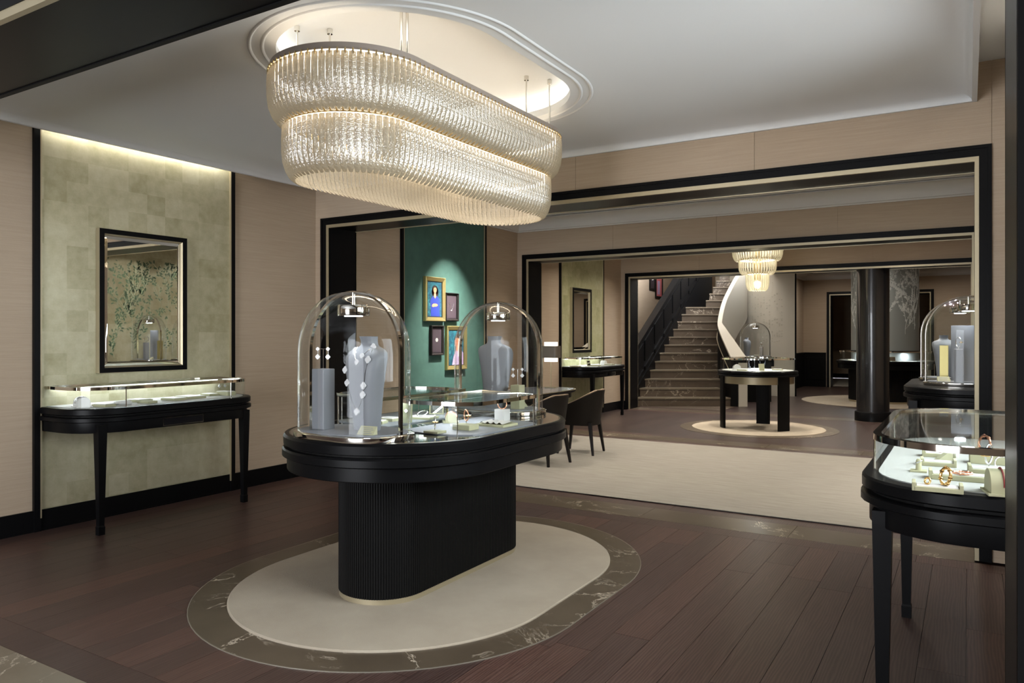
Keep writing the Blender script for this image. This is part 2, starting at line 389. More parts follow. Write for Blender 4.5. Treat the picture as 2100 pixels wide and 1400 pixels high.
# ---- walls
def wall_y(name, ya, yb, label, x0=XL, x1=XR, top=3.42, ox0=OX0-0.02, ox1=OX1+0.02, oz=OZ+0.02, seams=True, m=WALLC):
    w = struct(name, label, 'wall')
    e = 0.008
    MB().box(x0-0.25, ya+e, 0, ox0, yb-e, top).box(ox1, ya+e, 0, x1+0.25, yb-e, top).box(ox0, ya+e, oz, ox1, yb-e, top).build('wall_core', m, w)
    if seams:
        s = [x0, -4.464, -2.934, -1.404, FX1, x1]
        for a, b in zip(s, s[1:]):
            z0 = FZ-0.03 if b <= FX1+0.001 else 0
            for yy0, yy1 in ((ya, ya+e), (yb-e, yb)):
                MB().box(a+0.0015, yy0, z0, b-0.0015, yy1, top).build('wallcovering_panel', m, w)
        for yy0, yy1 in ((ya, ya+e), (yb-e, yb)):
            MB().box(x0, yy0, 0, ox0, yy1, FZ-0.03).build('wallcovering_panel', m, w)
    return w
wall_y('wall_near', *WALLS[0], 'wall pierced by the near black doorway', ox1=0.084)
wall_y('wall_front_1', *WALLS[1], 'beige wall around the wide black doorway behind the chandelier')
wall_y('wall_front_2', *WALLS[2], 'beige wall around the black doorway behind the desk')
wall_y('wall_front_3', *WALLS[3], 'beige wall around the black doorway before the stairs', x0=-7.6, x1=2.5)
bl = tag(MB().box(-9.0, 1.39, 0, XL-0.2, 1.82, 3.42).build('wall_near_side', WALLC), 'beige wall beside the near doorway', 'wall', kind='structure')

def baseboard(name, x0, y0, x1, y1, label, parent=None):
    b = MB().box(x0, y0, 0, x1, y1, 0.14).box(x0-0.004, y0-0.004, 0.0, x1+0.004, y1+0.004, 0.012)
    b.box(x0, y0, 0.14, x1, y1, 0.162)
    return tag(b.build(name, BLACK), label, 'baseboard', kind='structure')
def wall_x(name, xw, y0, y1, side, label, panel=None, pm=None, strips=(), top=3.42):
    w = struct(name, label, 'wall'); s = side     # side=+1: room lies towards +x
    a, b = (xw-0.25, xw) if s > 0 else (xw, xw+0.25)
    MB().box(a, y0-0.03, 0, b, y1+0.03, top).build('wall_core', WALLC, w)
    if panel:
        pa, pb = panel; xx = sorted((xw-0.01*s, xw+0.012*s))
        MB().box(xx[0], pa, 0.1, xx[1], pb, top).build('wall_panel', pm, w)
        for q0, q1 in ((pa-0.05, pa), (pb, pb+0.05)):
            xx = sorted((xw-0.01*s, xw+0.03*s))
            MB().box(xx[0], q0, 0, xx[1], q1, top).build('trim_strip', BLACK, w)
            q = (q1-0.006, q1+0.004) if q0 < pa else (q0-0.004, q0+0.006)
            MB().box(xx[0], q[0], 0.1, xx[1]+0.001 if s > 0 else xx[1], q[1], top).build('trim_edge', CHAMP, w)
    return w
wl1 = wall_x('wall_left_1', XL, 1.82, 5.885, 1, 'beige fabric wall with a tall gold-leaf panel behind the framed mirror', (3.03, 4.76), GOLD)
wl2 = wall_x('wall_left_2', XL, 6.30, 10.18, 1, 'beige wall with a dark green panel carrying four pictures', (7.36, 9.20), GREEN)
wl3 = wall_x('wall_left_3', XL, 10.59, 14.32, 1, 'beige wall with a greenish gold panel behind the narrow mirror', (11.64, 13.38), GOLDG)
wr1 = struct('wall_right_1', 'beige wall with a wide added window behind the right-hand showcase', 'wall')
WIN = (1.95, 4.65, 1.2, 2.8)  # window added out of view, giving daylight from the right
MB().box(XR, 1.79, 0, XR+0.25, WIN[0], 3.42).box(XR, WIN[1], 0, XR+0.25, 5.915, 3.42).box(XR, WIN[0], 0, XR+0.25, WIN[1], WIN[2]).box(XR, WIN[0], WIN[3], XR+0.25, WIN[1], 3.42).build('wall_core', WALLC, wr1)
w1 = struct('added_window_1', 'added three-light daylight window beside the right-hand showcase', 'window')
for a, b, c_, d_ in ((WIN[0]-.06, WIN[0]+.03, WIN[2]-.06, WIN[3]+.06), (WIN[1]-.03, WIN[1]+.06, WIN[2]-.06, WIN[3]+.06), (WIN[0], WIN[1], WIN[2]-.06, WIN[2]+.03), (WIN[0], WIN[1], WIN[3]-.03, WIN[3]+.06), (2.83, 2.87, WIN[2], WIN[3]), (3.73, 3.77, WIN[2], WIN[3])):
    MB().box(XR-.02, a, c_, XR+.12, b, d_).build('frame_bar', BLACK, w1)
for a, b in ((WIN[0], 2.85), (2.85, 3.75), (3.75, WIN[1])): MB().box(XR+.05, a, WIN[2], XR+.056, b, WIN[3]).build('pane', GLASS, w1)
wr2 = wall_x('wall_right_2', XR, 6.30, 10.18, -1, 'wall with gold panel painted with leafy vines, seen in the mirror', (7.1, 9.4), GOLD)
wr3 = wall_x('wall_right_3', XR, 10.59, 14.32, -1, 'beige right wall of the third room')
for i, (a, b) in enumerate(((1.82, 5.885), (6.30, 10.18), (10.59, 14.32))):
    n = ('front', 'second', 'third')[i]
    baseboard('baseboard_left_%d' % (i+1), XL-0.01, a, XL+0.018, b, 'black baseboard along the left wall of the %s room' % n)
    baseboard('baseboard_right_%d' % (i+1), XR-0.018, a, XR+0.01, b, 'black baseboard along the right wall of the %s room' % n)
for i, (a, b) in enumerate(((5.867, 5.89), (10.16, 10.19), (14.30, 14.33))):
    baseboard('baseboard_front_%d' % (i+1), XL, a, FX0+0.01, b, 'short black baseboard beside black doorway casing %s' % ('behind the pedestal table', 'behind the desk', 'before the stairs')[i])

# painted vines on the gold panel of the second room
def vines(parent, name_l, name_s, surf, n, lo, hi, h, leafm, stemm, leaf, rnd, petals=False, dens=0.75):
    L = MB(); T = MB(); r = random.Random(rnd)
    def leafq(a, z, ang, s):
        p = []
        for k in range(6):
            q = 2*pi*k/6; ex = s*cos(q); ey = s*0.42*sin(q)
            p.append(surf(a+ex*cos(ang)-ey*sin(ang), z+ex*sin(ang)+ey*cos(ang), 0.003))
        L.add(p, [tuple(range(6))])
    def branch(a, z, ang, ln, d):
        pts = []; 
        for k in range(int(ln/0.05)):
            pts.append((a, z)); ang += r.uniform(-0.16, 0.16)+(pi/2-ang)*0.04
            a += 0.05*cos(ang); z += 0.05*sin(ang)
            if z > h: break
            for sd in (-1, 1):
                if r.random() < dens: leafq(a+0.03*cos(ang+sd), z+0.03*sin(ang+sd), ang+sd*r.uniform(0.6, 1.1), leaf*r.uniform(0.7, 1.2))
            if petals and r.random() < 0.42:
                for q in range(5): leafq(a+0.018*cos(q*1.256), z+0.018*sin(q*1.256), q*1.256, leaf*0.8)
            if d and r.random() < 0.2: branch(a, z, ang+r.choice((-1, 1))*r.uniform(0.4, 0.8), ln*0.45, d-1)
        if len(pts) > 2: T.tube([surf(q[0], q[1], 0.001) for q in pts], 0.004, 4)
    for k in range(n): branch(lo+(hi-lo)*(k+0.5)/n+r.uniform(-0.06, 0.06), r.uniform(0.9, 1.2), pi/2+r.uniform(-0.3, 0.3), r.uniform(1.1, 1.9), 2)
    tag(L.build(name_l, leafm, parent), kind='stuff'); tag(T.build(name_s, stemm, parent), kind='stuff')
vines(wr2, 'painted_leaves', 'painted_stems', lambda a, z, d: (XR-0.0125-d, a, z), 5, 7.2, 9.3, 2.8, LEAF, STEM, 0.034, 5, False, 0.30)

# ---- portals (black casing, champagne bead, deep black lining)
def portal(name, ya, yb, label, OX1=OX1, FX1=FX1, near=False):
    p = struct(name, label, 'doorway')
    for yf, s in ((ya, -1), (yb, 1)):
        def bandU(x0, x1, zt, w, d, nm, m, yo=0.0):   # U-shaped band: two stiles and a head, each a part
            y0, y1 = sorted((yf-s*0.01, yf+s*d))
            if near and s > 0: m = BLACKM
            MB().box(x0, y0, 0, x0+w, y1, zt).build(nm, m, p)
            MB().box(x1-w, y0, 0, x1, y1, zt).build(nm, BLACKM if near and s < 0 else m, p)  # near doorway's right-hand bead coloured black in place of being unlit
            MB().box(x0+w, y0, zt-w, x1-w, y1, zt).build(nm, m, p)
        bandU(FX0, FX1, FZ, 0.022, 0.028, 'casing_backband', BLACK)
        bandU(FX0+0.022, FX1-0.022, FZ-0.022, 0.05, 0.018, 'casing', BLACK)
        bandU(FX0+0.072, FX1-0.064, FZ-0.072, 0.033, 0.014, 'champagne_bead', CHAMP)
    y0, y1 = ya-0.006, yb+0.006
    MB().box(OX0-0.03, y0, 0, OX0, y1, OZ+0.03).build('lining', BLACK, p)
    MB().box(OX1, y0, 0, OX1+0.03, y1, OZ+0.03).build('lining', BLACK, p)
    MB().box(OX0, y0, OZ, OX1, y1, OZ+0.03).build('soffit', BLACK, p)
    return p
portal('trim_1', *WALLS[0], 'black lacquer lining of the near doorway', 0.064, 0.161, True)
portal('trim_2', *WALLS[1], 'wide black doorway casing with champagne bead behind the pedestal table')
portal('trim_3', *WALLS[2], 'black doorway casing with champagne bead behind the desk')
portal('trim_4', *WALLS[3], 'black doorway casing with champagne bead in front of the stairs')

# ---- ceilings
def holed(outer, hole, z, name, m, parent):
    bm = bmesh.new()
    for loop in (outer, hole):
        vs = [bm.verts.new((x, y, z)) for x, y in loop]
        for i in range(len(vs)): bm.edges.new((vs[i], vs[(i+1) % len(vs)]))
    bmesh.ops.triangle_fill(bm, use_beauty=True, use_dissolve=False, edges=bm.edges, normal=(0, 0, -1))
    me = bpy.data.meshes.new(name); bm.to_mesh(me); bm.free(); me.materials.append(m)
    o = bpy.data.objects.new(name, me); C.objects.link(o); o.parent = parent; return o
ce = struct('ceiling_1', 'pale grey dropped ceiling with coved edges and an oval recess over the chandelier', 'ceiling')
CX0, CX1, CY0, CY1 = -6.0, 0.05, 1.80, 5.89
ZL, ZM = 3.06, 3.14
rect = lambda i, z: [(CX0+i, CY0+i, z), (CX1-i, CY0+i, z), (CX1-i, CY1-i, z), (CX0+i, CY1-i, z)]
prof = [(0.0, 3.30), (0.0, ZL), (0.03, ZL)]+[(0.03+0.30*(1-cos(a)), ZL+0.006+(ZM-ZL-0.006)*sin(a)) for a in [k*pi/2/8 for k in range(9)]]
MB().loft([rect(i, z) for i, z in prof], False, False).build('cove', WHITEC, ce, smooth=30)
OH = stad(0.69, 0.38, 96, *TC)
holed([p[:2] for p in rect(0.33, ZM)], OH, ZM, 'ceiling_panel', WHITEC, ce)
sr = lambda R, z: [(x, y, z) for x, y in stad(R, 0.38, 96, *TC)]
MB().loft([sr(0.69, ZM), sr(0.69, ZM+0.05), sr(0.71, ZM+0.055), sr(0.80, ZM+0.055), sr(0.82, ZM+0.09), sr(0.80, 3.27), sr(0.74, 3.285)], False, True).build('oval_recess', WHITEC, ce, smooth=40)
for R in (0.765, 0.835):
    MB().loft([sr(R-0.012, ZM+0.001), sr(R-0.006, ZM-0.006), sr(R, ZM-0.008), sr(R+0.006, ZM-0.006), sr(R+0.012, ZM+0.001)], False, False).build('recess_moulding', WHITEC, ce, smooth=60)
MB().ring(stad(0.775, 0.38, 96, *TC), stad(0.755, 0.38, 96, *TC), ZM+0.056, ZM+0.068).build('cove_light', LEDO, ce)
MB().box(XL-0.25, 1.4, 3.32, XR+0.25, 5.9, 3.44).build('upper_slab', WHITEC, ce)
def crown_ceiling(name, x0, x1, y0, y1, label):
    c = struct(name, label, 'ceiling')
    rc = lambda i, z: [(x0+i, y0+i, z), (x1-i, y0+i, z), (x1-i, y1-i, z), (x0+i, y1-i, z)]
    pf = [(-0.02, 3.12), (0.03, 3.12), (0.035, 3.135), (0.06, 3.14), (0.065, 3.155)]
    pf += [(0.065+0.22*(1-cos(a)), 3.155+0.12*sin(a)) for a in [k*pi/2/6 for k in range(7)]]+[(0.30, 3.275), (0.30, 3.29), (0.33, 3.29)]
    MB().loft([rc(i, z) for i, z in pf], False, False).build('crown_moulding', WHITEP, c, smooth=25)
    MB().box(x0-0.1, y0-0.1, 3.29, x1+0.1, y1+0.1, 3.42).build('ceiling_plane', WHITEC, c)
    return c
c2 = crown_ceiling('ceiling_2', XL, XR, 6.30, 10.18, 'white crown-moulded ceiling of the second room')
c3 = crown_ceiling('ceiling_3', XL, XR, 10.59, 14.32, 'white crown-moulded ceiling of the third room')
c4 = crown_ceiling('ceiling_4', -4.17, 2.5, 14.73, HALLB, 'white crown-moulded ceiling of the stair hall')
tag(MB().box(-7.6, 14.7, 4.9, -4.0, 23.5, 5.0).build('ceiling_stairwell', WHITEC), 'white ceiling high over the stairs', 'ceiling', kind='structure')
tag(MB().box(-9, -4.5, 3.1, 4, 1.39, 3.2).build('ceiling_near', WHITEC), 'white ceiling above the shop entrance', 'ceiling', kind='structure')

nw = struct('wall_entrance', 'beige walls of the entrance with a wide shopfront opening', 'wall')
MB().box(-9.2, -4.7, 0, -9, 1.6, 3.2).box(4, -4.7, 0, 4.2, 1.6, 3.2).box(-9.2, -4.7, 0, -5.0, -4.5, 3.2).box(-1.4, -4.7, 0, 4.2, -4.5, 3.2).box(-5.0, -4.7, 2.4, -1.4, -4.5, 3.2).box(0.3, 1.39, 0, 4.2, 1.82, 3.42).build('wall_core', WALLC, nw)
# ---- stair hall shell
tag(MB().box(-7.6, 14.70, 0, -7.35, 23.5, 5.0).build('wall_left_4', WALLC), 'beige wall beside the stairs carrying two small pictures', 'wall', kind='structure')
tag(MB().box(-7.6, 23.3, 0, -4.2, 23.6, 5.0).build('wall_back_1', WALLC), 'beige wall behind the top of the stairs', 'wall', kind='structure')
tag(MB().box(-7.6, 14.33, 3.40, -4.0, 14.72, 5.0).build('wall_front_4', WALLC), 'beige wall high above the stair doorway', 'wall', kind='structure')
ws = struct('wall_hall_side', 'beige side wall over black wainscot beside the curved cream wall', 'wall')
MB().box(-4.42, 19.7, 0, -4.17, HALLB+0.4, 5.0).build('wall_core', WALLC, ws)
MB().box(-4.2, 19.9, 0, -4.15, HALLB, 1.0).box(-4.2, 19.9, 0.97, -4.13, HALLB, 1.0).build('wainscot', BLACKM, ws)
wb = struct('wall_back_2', 'beige back wall over black wainscot with a far doorway', 'wall')
DX0 = -3.42; DX1 = -0.9
MB().box(-4.4, HALLB, 0, DX0, HALLB+0.4, 3.5).box(DX1, HALLB, 0, 2.6, HALLB+0.4, 3.5).box(DX0, HALLB, 2.66, DX1, HALLB+0.4, 3.5).build('wall_core', WALLC, wb)
for a, b in ((-4.15, DX0-0.12), (DX1+0.12, 2.5)):
    MB().box(a, HALLB-0.02, 0, b, HALLB, 1.0).box(a, HALLB-0.03, 0.97, b, HALLB, 1.0).build('wainscot', BLACKM, wb)
    n = max(1, int((b-a)/0.6)); w = (b-a)/n
    for k in range(n):
        MB().box(a+k*w+0.08, HALLB-0.03, 0.2, a+(k+1)*w-0.08, HALLB-0.015, 0.86).build('wainscot_panel', BLACKM, wb, bevel=0.006)
p5 = struct('trim_5', 'black casing of the far doorway in the back wall', 'doorway')
for x0, x1, z0, z1 in ((DX0-0.1, DX0-0.03, 0, 2.76), (DX1+0.03, DX1+0.1, 0, 2.76), (DX0-0.03, DX1+0.03, 2.69, 2.76)):
    MB().box(x0, HALLB-0.035, z0, x1, HALLB+0.01, z1).build('casing', BLACK, p5)
for x0, x1, z0, z1 in ((DX0-0.03, DX0, 0, 2.69), (DX1, DX1+0.03, 0, 2.69), (DX0, DX1, 2.66, 2.69)):
    MB().box(x0, HALLB-0.025, z0, x1, HALLB+0.01, z1).build('champagne_bead', CHAMP, p5)
for x0, x1, z0, z1 in ((DX0-0.02, DX0+0.005, 0, 2.66), (DX1-0.005, DX1+0.02, 0, 2.66), (DX0, DX1, 2.64, 2.665)):
    MB().box(x0, HALLB, z0, x1, HALLB+0.42, z1).build('lining', BLACK, p5)
wf = struct('wall_far', 'beige wall of the farthest room with a dark door', 'wall')
MB().box(-5, 28.5, 0, 3, 28.75, 3.5).build('wall_core', WALLC, wf)
MB().box(-5, 28.48, 0, 3, 28.5, 0.16).build('baseboard_strip', BLACK, wf)
for x0, x1, z0, z1 in ((-3.25, -3.12, 0, 2.5), (-3.12, -1.6, 2.38, 2.5), (-1.6, -1.47, 0, 2.5)): MB().box(x0, 28.45, z0, x1, 28.5, z1).build('door_casing', BLACK, wf)
MB().box(-3.12, 28.47, 0, -1.6, 28.5, 2.38).build('door_leaf', BLACKM, wf)
for x0, x1 in ((-3.0, -2.42), (-2.3, -1.72)): MB().box(x0, 28.455, 0.3, x1, 28.475, 2.2).build('door_panel', BLACKM, wf, bevel=0.006)
rug('far_carpet', 'cream carpet of the farthest room seen through the back doorway', [(-4.5, 24.0), (2.5, 24.0), (2.5, 28.4), (-4.5, 28.4)], 0, 0, -0.011, CARPETR)
tag(MB().box(-5, HALLB+0.3, 3.1, 3, 28.6, 3.2).build('ceiling_5', WHITEC), 'white ceiling of the farthest room', 'ceiling', kind='structure')
tag(MB().box(2.5, 14.5, 0, 2.7, 28.7, 3.5).build('wall_right_4', WALLC), 'beige right wall of the stair hall', 'wall', kind='structure')
tag(MB().box(-4.6, 23.6, 0, -4.4, 28.7, 3.5).build('wall_left_5', WALLC), 'beige left wall of the farthest room', 'wall', kind='structure')

# curved cream stairwell wall with blossom relief
cw = struct('wall_curved', 'tall curved cream wall with faint blossom relief beside the stairs', 'wall')
path = [(5.75, 21.2), (5.78, 20.4), (5.9, 19.6), (6.1, 19.0), (6.4, 18.62), (6.7, 18.47), (6.95, 18.42)]
def smoothp(p, n=6):
    o = []
    for i in range(len(p)-1):
        a = p[max(i-1, 0)]; b = p[i]; c_ = p[i+1]; d = p[min(i+2, len(p)-1)]
        for k in range(n):
            q = k/n; o.append(tuple(0.5*(2*b[j]+(c_[j]-a[j])*q+(2*a[j]-5*b[j]+4*c_[j]-d[j])*q*q+(3*b[j]-a[j]-3*c_[j]+d[j])*q**3) for j in range(len(b))))
    return o+[p[-1]]
cp = smoothp(path); cpx = [uv(*q) for q in cp]
def offs(p, d):
    o = []
    for i in range(len(p)):
        a = p[max(i-1, 0)]; b = p[min(i+1, len(p)-1)]; t_ = Vector((b[0]-a[0], b[1]-a[1])).normalized()
        o.append((p[i][0]-t_.y*d, p[i][1]+t_.x*d))
    return o
MB().prism(cpx+offs(cpx, 0.12)[::-1], 0, 4.9).build('wall_core', CREAM, cw, smooth=30)
e0 = cpx[-1]; e1 = offs(cpx, 0.12)[-1]
MB().prism([e0, (e0[0]+0.035, e0[1]+0.02), (e1[0]+0.035, e1[1]+0.02), e1], 0, 4.9).build('edge_trim', BLACK, cw)
rl = MB(); rr = random.Random(3); cp_in = offs(cpx, -0.004)
for k in range(260):
    i = rr.randint(12, len(cp_in)-8); q = cp_in[i]; n2 = offs(cpx, -0.012)[i]; z = 1.3+abs(rr.gauss(0, 0.8)); s_ = rr.uniform(0.015, 0.03)
    a, b = cp_in[i-1], cp_in[i+1]; t_ = Vector((b[0]-a[0], b[1]-a[1])).normalized()
    rl.add([(q[0]-t_.x*s_, q[1]-t_.y*s_, z), (n2[0], n2[1], z-s_*0.6), (q[0]+t_.x*s_, q[1]+t_.y*s_, z+0.01), (n2[0], n2[1], z+s_*0.6)], [(0, 1, 2, 3)])
tag(rl.build('blossom_relief', CREAM, cw), kind='stuff')

# ---- black column in the last doorway
col = thing('round_column', 'glossy black round column standing in the last doorway', 'column', (-1.44, 14.6, 0))
MB().lathe([(0.265, 0), (0.265, 2.8)], 48).build('shaft', mat('column_gloss_black', (0.012, 0.012, 0.013), 0.22, 0, 0.3), col, smooth=40)
MB().lathe([(0.295, 0), (0.295, 0.15), (0.285, 0.165), (0.26, 0.17)], 48).build('plinth', BLACK, col, smooth=40)

# ---- stairs
st = thing('staircase', 'brown marble staircase rising between black panelling and a curved balustrade', 'stairs')
def lx(v, x): return (x+v*SS)/CC        # lateral position of the plane x=const at depth v
rpx = {1: 1494, 2: 1472, 3: 1472, 4: 1472, 5: 1472, 6: 1471.5, 7: 1471.5, 8: 1473, 9: 1474, 10: 1477, 11: 1481, 12: 1487, 13: 1494, 14: 1501, 15: 1508, 16: 1515, 17: 1522, 18: 1529, 19: 1536}
for k in range(1, 20):
    v0 = 15.85+0.262*(k-1); v1 = v0+0.262*2; z1 = 0.184*k; r = (rpx[k]-1050)/1537*v0+0.06
    l0 = lx(v0, -6.04) if k < 13 else lx(v0, -6.04)+0.42
    l1 = lx(v1, -6.04) if k < 13 else lx(v1, -6.04)+0.42
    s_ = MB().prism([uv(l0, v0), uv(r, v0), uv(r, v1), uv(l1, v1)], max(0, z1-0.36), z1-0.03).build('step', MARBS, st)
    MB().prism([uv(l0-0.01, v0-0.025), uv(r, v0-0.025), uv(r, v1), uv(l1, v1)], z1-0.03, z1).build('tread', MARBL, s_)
# left black panelled balustrade
lb = st
def lbz(y): return 0.184*(1+(y-14.88)/0.307)
def lquad(y0, y1, a, b, x0, x1, name, m, zmin=0.0):
    o = []
    for x_ in (x0, x1): o += [(x_, y0, max(zmin, lbz(y0)+a)), (x_, y1, max(zmin, lbz(y1)+a)), (x_, y1, lbz(y1)+b), (x_, y0, lbz(y0)+b)]
    return MB().add(o, [(0, 1, 2, 3), (7, 6, 5, 4), (0, 4, 5, 1), (1, 5, 6, 2), (2, 6, 7, 3), (3, 7, 4, 0)]).build(name, m, lb)
lb = lquad(14.75, 20.5, -1.2, 0.98, -6.12, -6.03, 'wall_side_balustrade', BLACK)
lquad(14.75, 20.5, 0.98, 1.03, -6.16, -6.0, 'handrail', BLACK)
lquad(14.75, 20.5, 0.10, 0.14, -6.03, -6.015, 'lower_rail', BLACK)
for k in range(9):
    y0 = 14.85+k*0.6
    lquad(y0, y0+0.5, 0.22, 0.30, -6.03, -6.005, 'raised_panel', BLACK)
    lquad(y0, y0+0.5, 0.42, 0.86, -6.03, -6.012, 'raised_panel', BLACK)
# right curved balustrade: black body, cream cap
pp = smoothp([(4.62, 15.8), (4.60, 16.3), (4.60, 16.7), (4.66, 16.97), (4.91, 17.55), (5.2, 18.05), (5.49, 18.5), (5.9, 19.1), (6.0, 19.8)], 5)
hz = lambda v: 0.184*(1+(v-15.85)/0.262)
inn = [uv(*q) for q in pp]
wd = [0.34-0.25*min(1, i/14) for i in range(len(pp))]
out = [(p[0], p[1]) for p in inn]; tmp = []
for i, q in enumerate(pp):
    a = pp[max(i-1, 0)]; b = pp[min(i+1, len(pp)-1)]; t_ = Vector((b[0]-a[0], b[1]-a[1])).normalized()
    tmp.append(uv(q[0]+t_.y*wd[i], q[1]-t_.x*wd[i]))
out = tmp
rings = []; cap = []
for i, q in enumerate(pp):
    h = hz(q[1])+0.83; lo = max(0.0, hz(q[1])-0.5)
    rings.append([(*inn[i], lo), (*out[i], lo), (*out[i], h), (*inn[i], h)])
    cap.append([(*inn[i], h), (*out[i], h), (*out[i], h+0.05), (*inn[i], h+0.05)])
rb = MB().loft(rings).build('curved_balustrade', BLACKM, st, smooth=30); MB().loft(cap).build('cap', CREAM, rb, smooth=30)
for i0 in (0,):
    a = Vector((*out[0], 0)); b = Vector((*inn[0], 0)); d = (b-a)
    MB().prism([tuple((a)[:2]), tuple((a+d*0.55)[:2]), (a.x+d.x*0.55+SS*0.03, a.y+d.y*0.55-CC*0.03), (a.x+SS*0.03, a.y-CC*0.03)], 0, 0.92).build('newel_panel', CREAM, rb)
oc = []
for i, q in enumerate(pp):
    h = hz(q[1])+0.83; lo = max(0.0, hz(q[1])-0.5); o_ = Vector(out[i]); d_ = (o_-Vector(inn[i])).normalized()*0.006; oc.append([(o_.x, o_.y, lo), (o_.x+d_.x, o_.y+d_.y, lo), (o_.x+d_.x, o_.y+d_.y, h+0.04), (o_.x, o_.y, h+0.04)])
MB().loft(oc).build('outer_facing', CREAM, rb, smooth=30)
bead = [(*inn[i], hz(pp[i][1])+0.55) for i in range(len(pp))]
MB().tube([(p[0]-0.01, p[1]-0.012, p[2]) for p in bead], 0.008, 6).build('bead', CHAMP, rb)
# ================================================================== LIGHT FIXTURES
def downlight(x, y, zc, power, label, tilt=(0, 0, 0), col=WARM, spread=1.9, kind='recessed'):
    d = thing('downlight', label, 'downlight', (x, y, zc), 0, 'recessed ceiling downlights')
    MB().lathe([(0.062, 0.001), (0.062, -0.006), (0.045, -0.006), (0.045, 0.001)], 20).build('trim_ring', WHITEP, d, smooth=40)
    MB().lathe([(0.044, -0.001), (0.044, -0.004)], 20).build('lens', SPOTG, d)
    a = area('downlight_lamp', (x, y, zc-0.012), 0.09, power, col, rot=tilt, spread=spread, shape='DISK')
    return d
for nm, y0, y1, c_, pw in (('second', 7.2, 9.2, c2, 10), ('third', 11.7, 13.2, c3, 22)):
    for xx in (-4.75, -2.92, -0.95):
        for yy in (y0, y1):
            downlight(xx, yy, 3.29, pw, 'small round recessed downlight in the ceiling of the %s room' % nm, spread=1.9 if nm == 'second' else 2.3)
for xx, yy in ((-3.2, 16.3), (-0.6, 16.3), (-3.2, 21.5), (-0.6, 21.5)): downlight(xx, yy, 3.29, 19, 'small round recessed downlight in the stair hall ceiling', spread=2.9)
downlight(-5.1, 8.28, 3.29, 26, 'tilted recessed downlight aimed at the green picture wall', (0, radians(28), 0), NEUT, 0.9)
for yy in (7.55, 8.75): downlight(-0.62, yy, 3.29, 16, 'added tilted downlight brightening the vine-painted gold wall', (0, radians(-24), 0), NEUT, 1.5)  # extra lamps added to brighten the gold wall and the domes
# slot light washing the gold panel
tag(MB().box(-6.09, 3.06, 3.20, -6.06, 4.73, 3.225).build('slot_light', LEDO), 'linear light hidden in the ceiling slot above the gold panel', 'light')
area('slot_lamp', (-6.045, 3.9, 3.19), 1.6, 5, NEUT, size_y=0.03, rot=(0, 0, pi/2))
tag(MB().box(0.36, 2.2, 3.24, 0.37, 5.2, 3.25).build('slot_light', LEDO), 'thin added light brightening the ceiling slot above the right-hand showcase', 'light')  # bar and lamp added so the right-hand slot isn't dark
area('slot_lamp', (0.34, 3.7, 3.22), 3.0, 2.5, NEUT, size_y=0.05, rot=(0, 0, pi/2))
area('stair_lamp', (-5.2, 17.6, 4.85), 1.2, 60, NEUT, size_y=2.5)

# ================================================================== CHANDELIER
def strip_mesh(H, inward, w):
    prof = [(0, 0), (0.003, -0.2*H), (0.003, -0.45*H), (-0.05*inward, -0.66*H), (-0.3*inward, -0.83*H), (-0.62*inward, -0.94*H), (-inward, -H)]
    r = []
    for i, (x, z) in enumerate(prof):
        ww = w/2*(1 if i < 6 else 0.55)
        r.append([(x, -ww, z), (x+0.009, 0, z), (x, ww, z), (x-0.005, 0, z-0.002)])
    return MB().loft(r)
def stad_pts(R, h, n):
    per = 2*pi*R+4*h; o = []
    for k in range(n):
        d = per*k/n
        if d < 2*h: o.append((R, -h+d, 0)); continue
        d -= 2*h
        if d < pi*R: a = d/R; o.append((R*cos(a), h+R*sin(a), a)); continue
        d -= pi*R
        if d < 2*h: o.append((-R, h-d, pi)); continue
        d -= 2*h; a = pi+d/R; o.append((R*cos(a), -h+R*sin(a), a))
    return o
ch = thing('oval_chandelier', 'large two-tier oval chandelier of curved textured glass strips', 'chandelier', (*TC, 2.96))
MB().ring(stad(0.452, 0.74, 96), stad(0.425, 0.74, 96), -0.035, 0.0).build('upper_ring', TAUPE, ch, smooth=30)
MB().ring(stad(0.44, 0.74, 96), stad(0.41, 0.74, 96), -0.05, -0.036).build('upper_led_strip', LEDW, ch)
MB().ring(stad(0.375, 0.74, 96), stad(0.35, 0.74, 96), -0.325, -0.285).build('lower_ring', BRASS, ch, smooth=30)
MB().ring(stad(0.366, 0.74, 96), stad(0.336, 0.74, 96), -0.34, -0.326).build('lower_led_strip', LEDW, ch)
for yy in (-0.6, 0.0, 0.6):
    MB().box(-0.36, yy-0.02, -0.33, 0.36, yy+0.02, -0.29).build('cross_bar', TAUPE, ch)
    MB().box(-0.44, yy-0.02, -0.03, 0.44, yy+0.02, -0.005).build('cross_bar', TAUPE, ch)
src = None
for R, h, n, z0, H, inw, w in ((0.456, 0.74, 152, -0.045, 0.275, 0.075, 0.036), (0.38, 0.74, 145, -0.332, 0.285, 0.06, 0.035)):
    src = None
    for x, y, a in stad_pts(R, h, n):
        if src is None:
            src = strip_mesh(H, inw, w).build('glass_strip', STRIP, ch, smooth=50, loc=(x, y, z0)); src.rotation_euler = (0, 0, a)
        else: inst(src, 'glass_strip', ch, (x, y, z0), a)
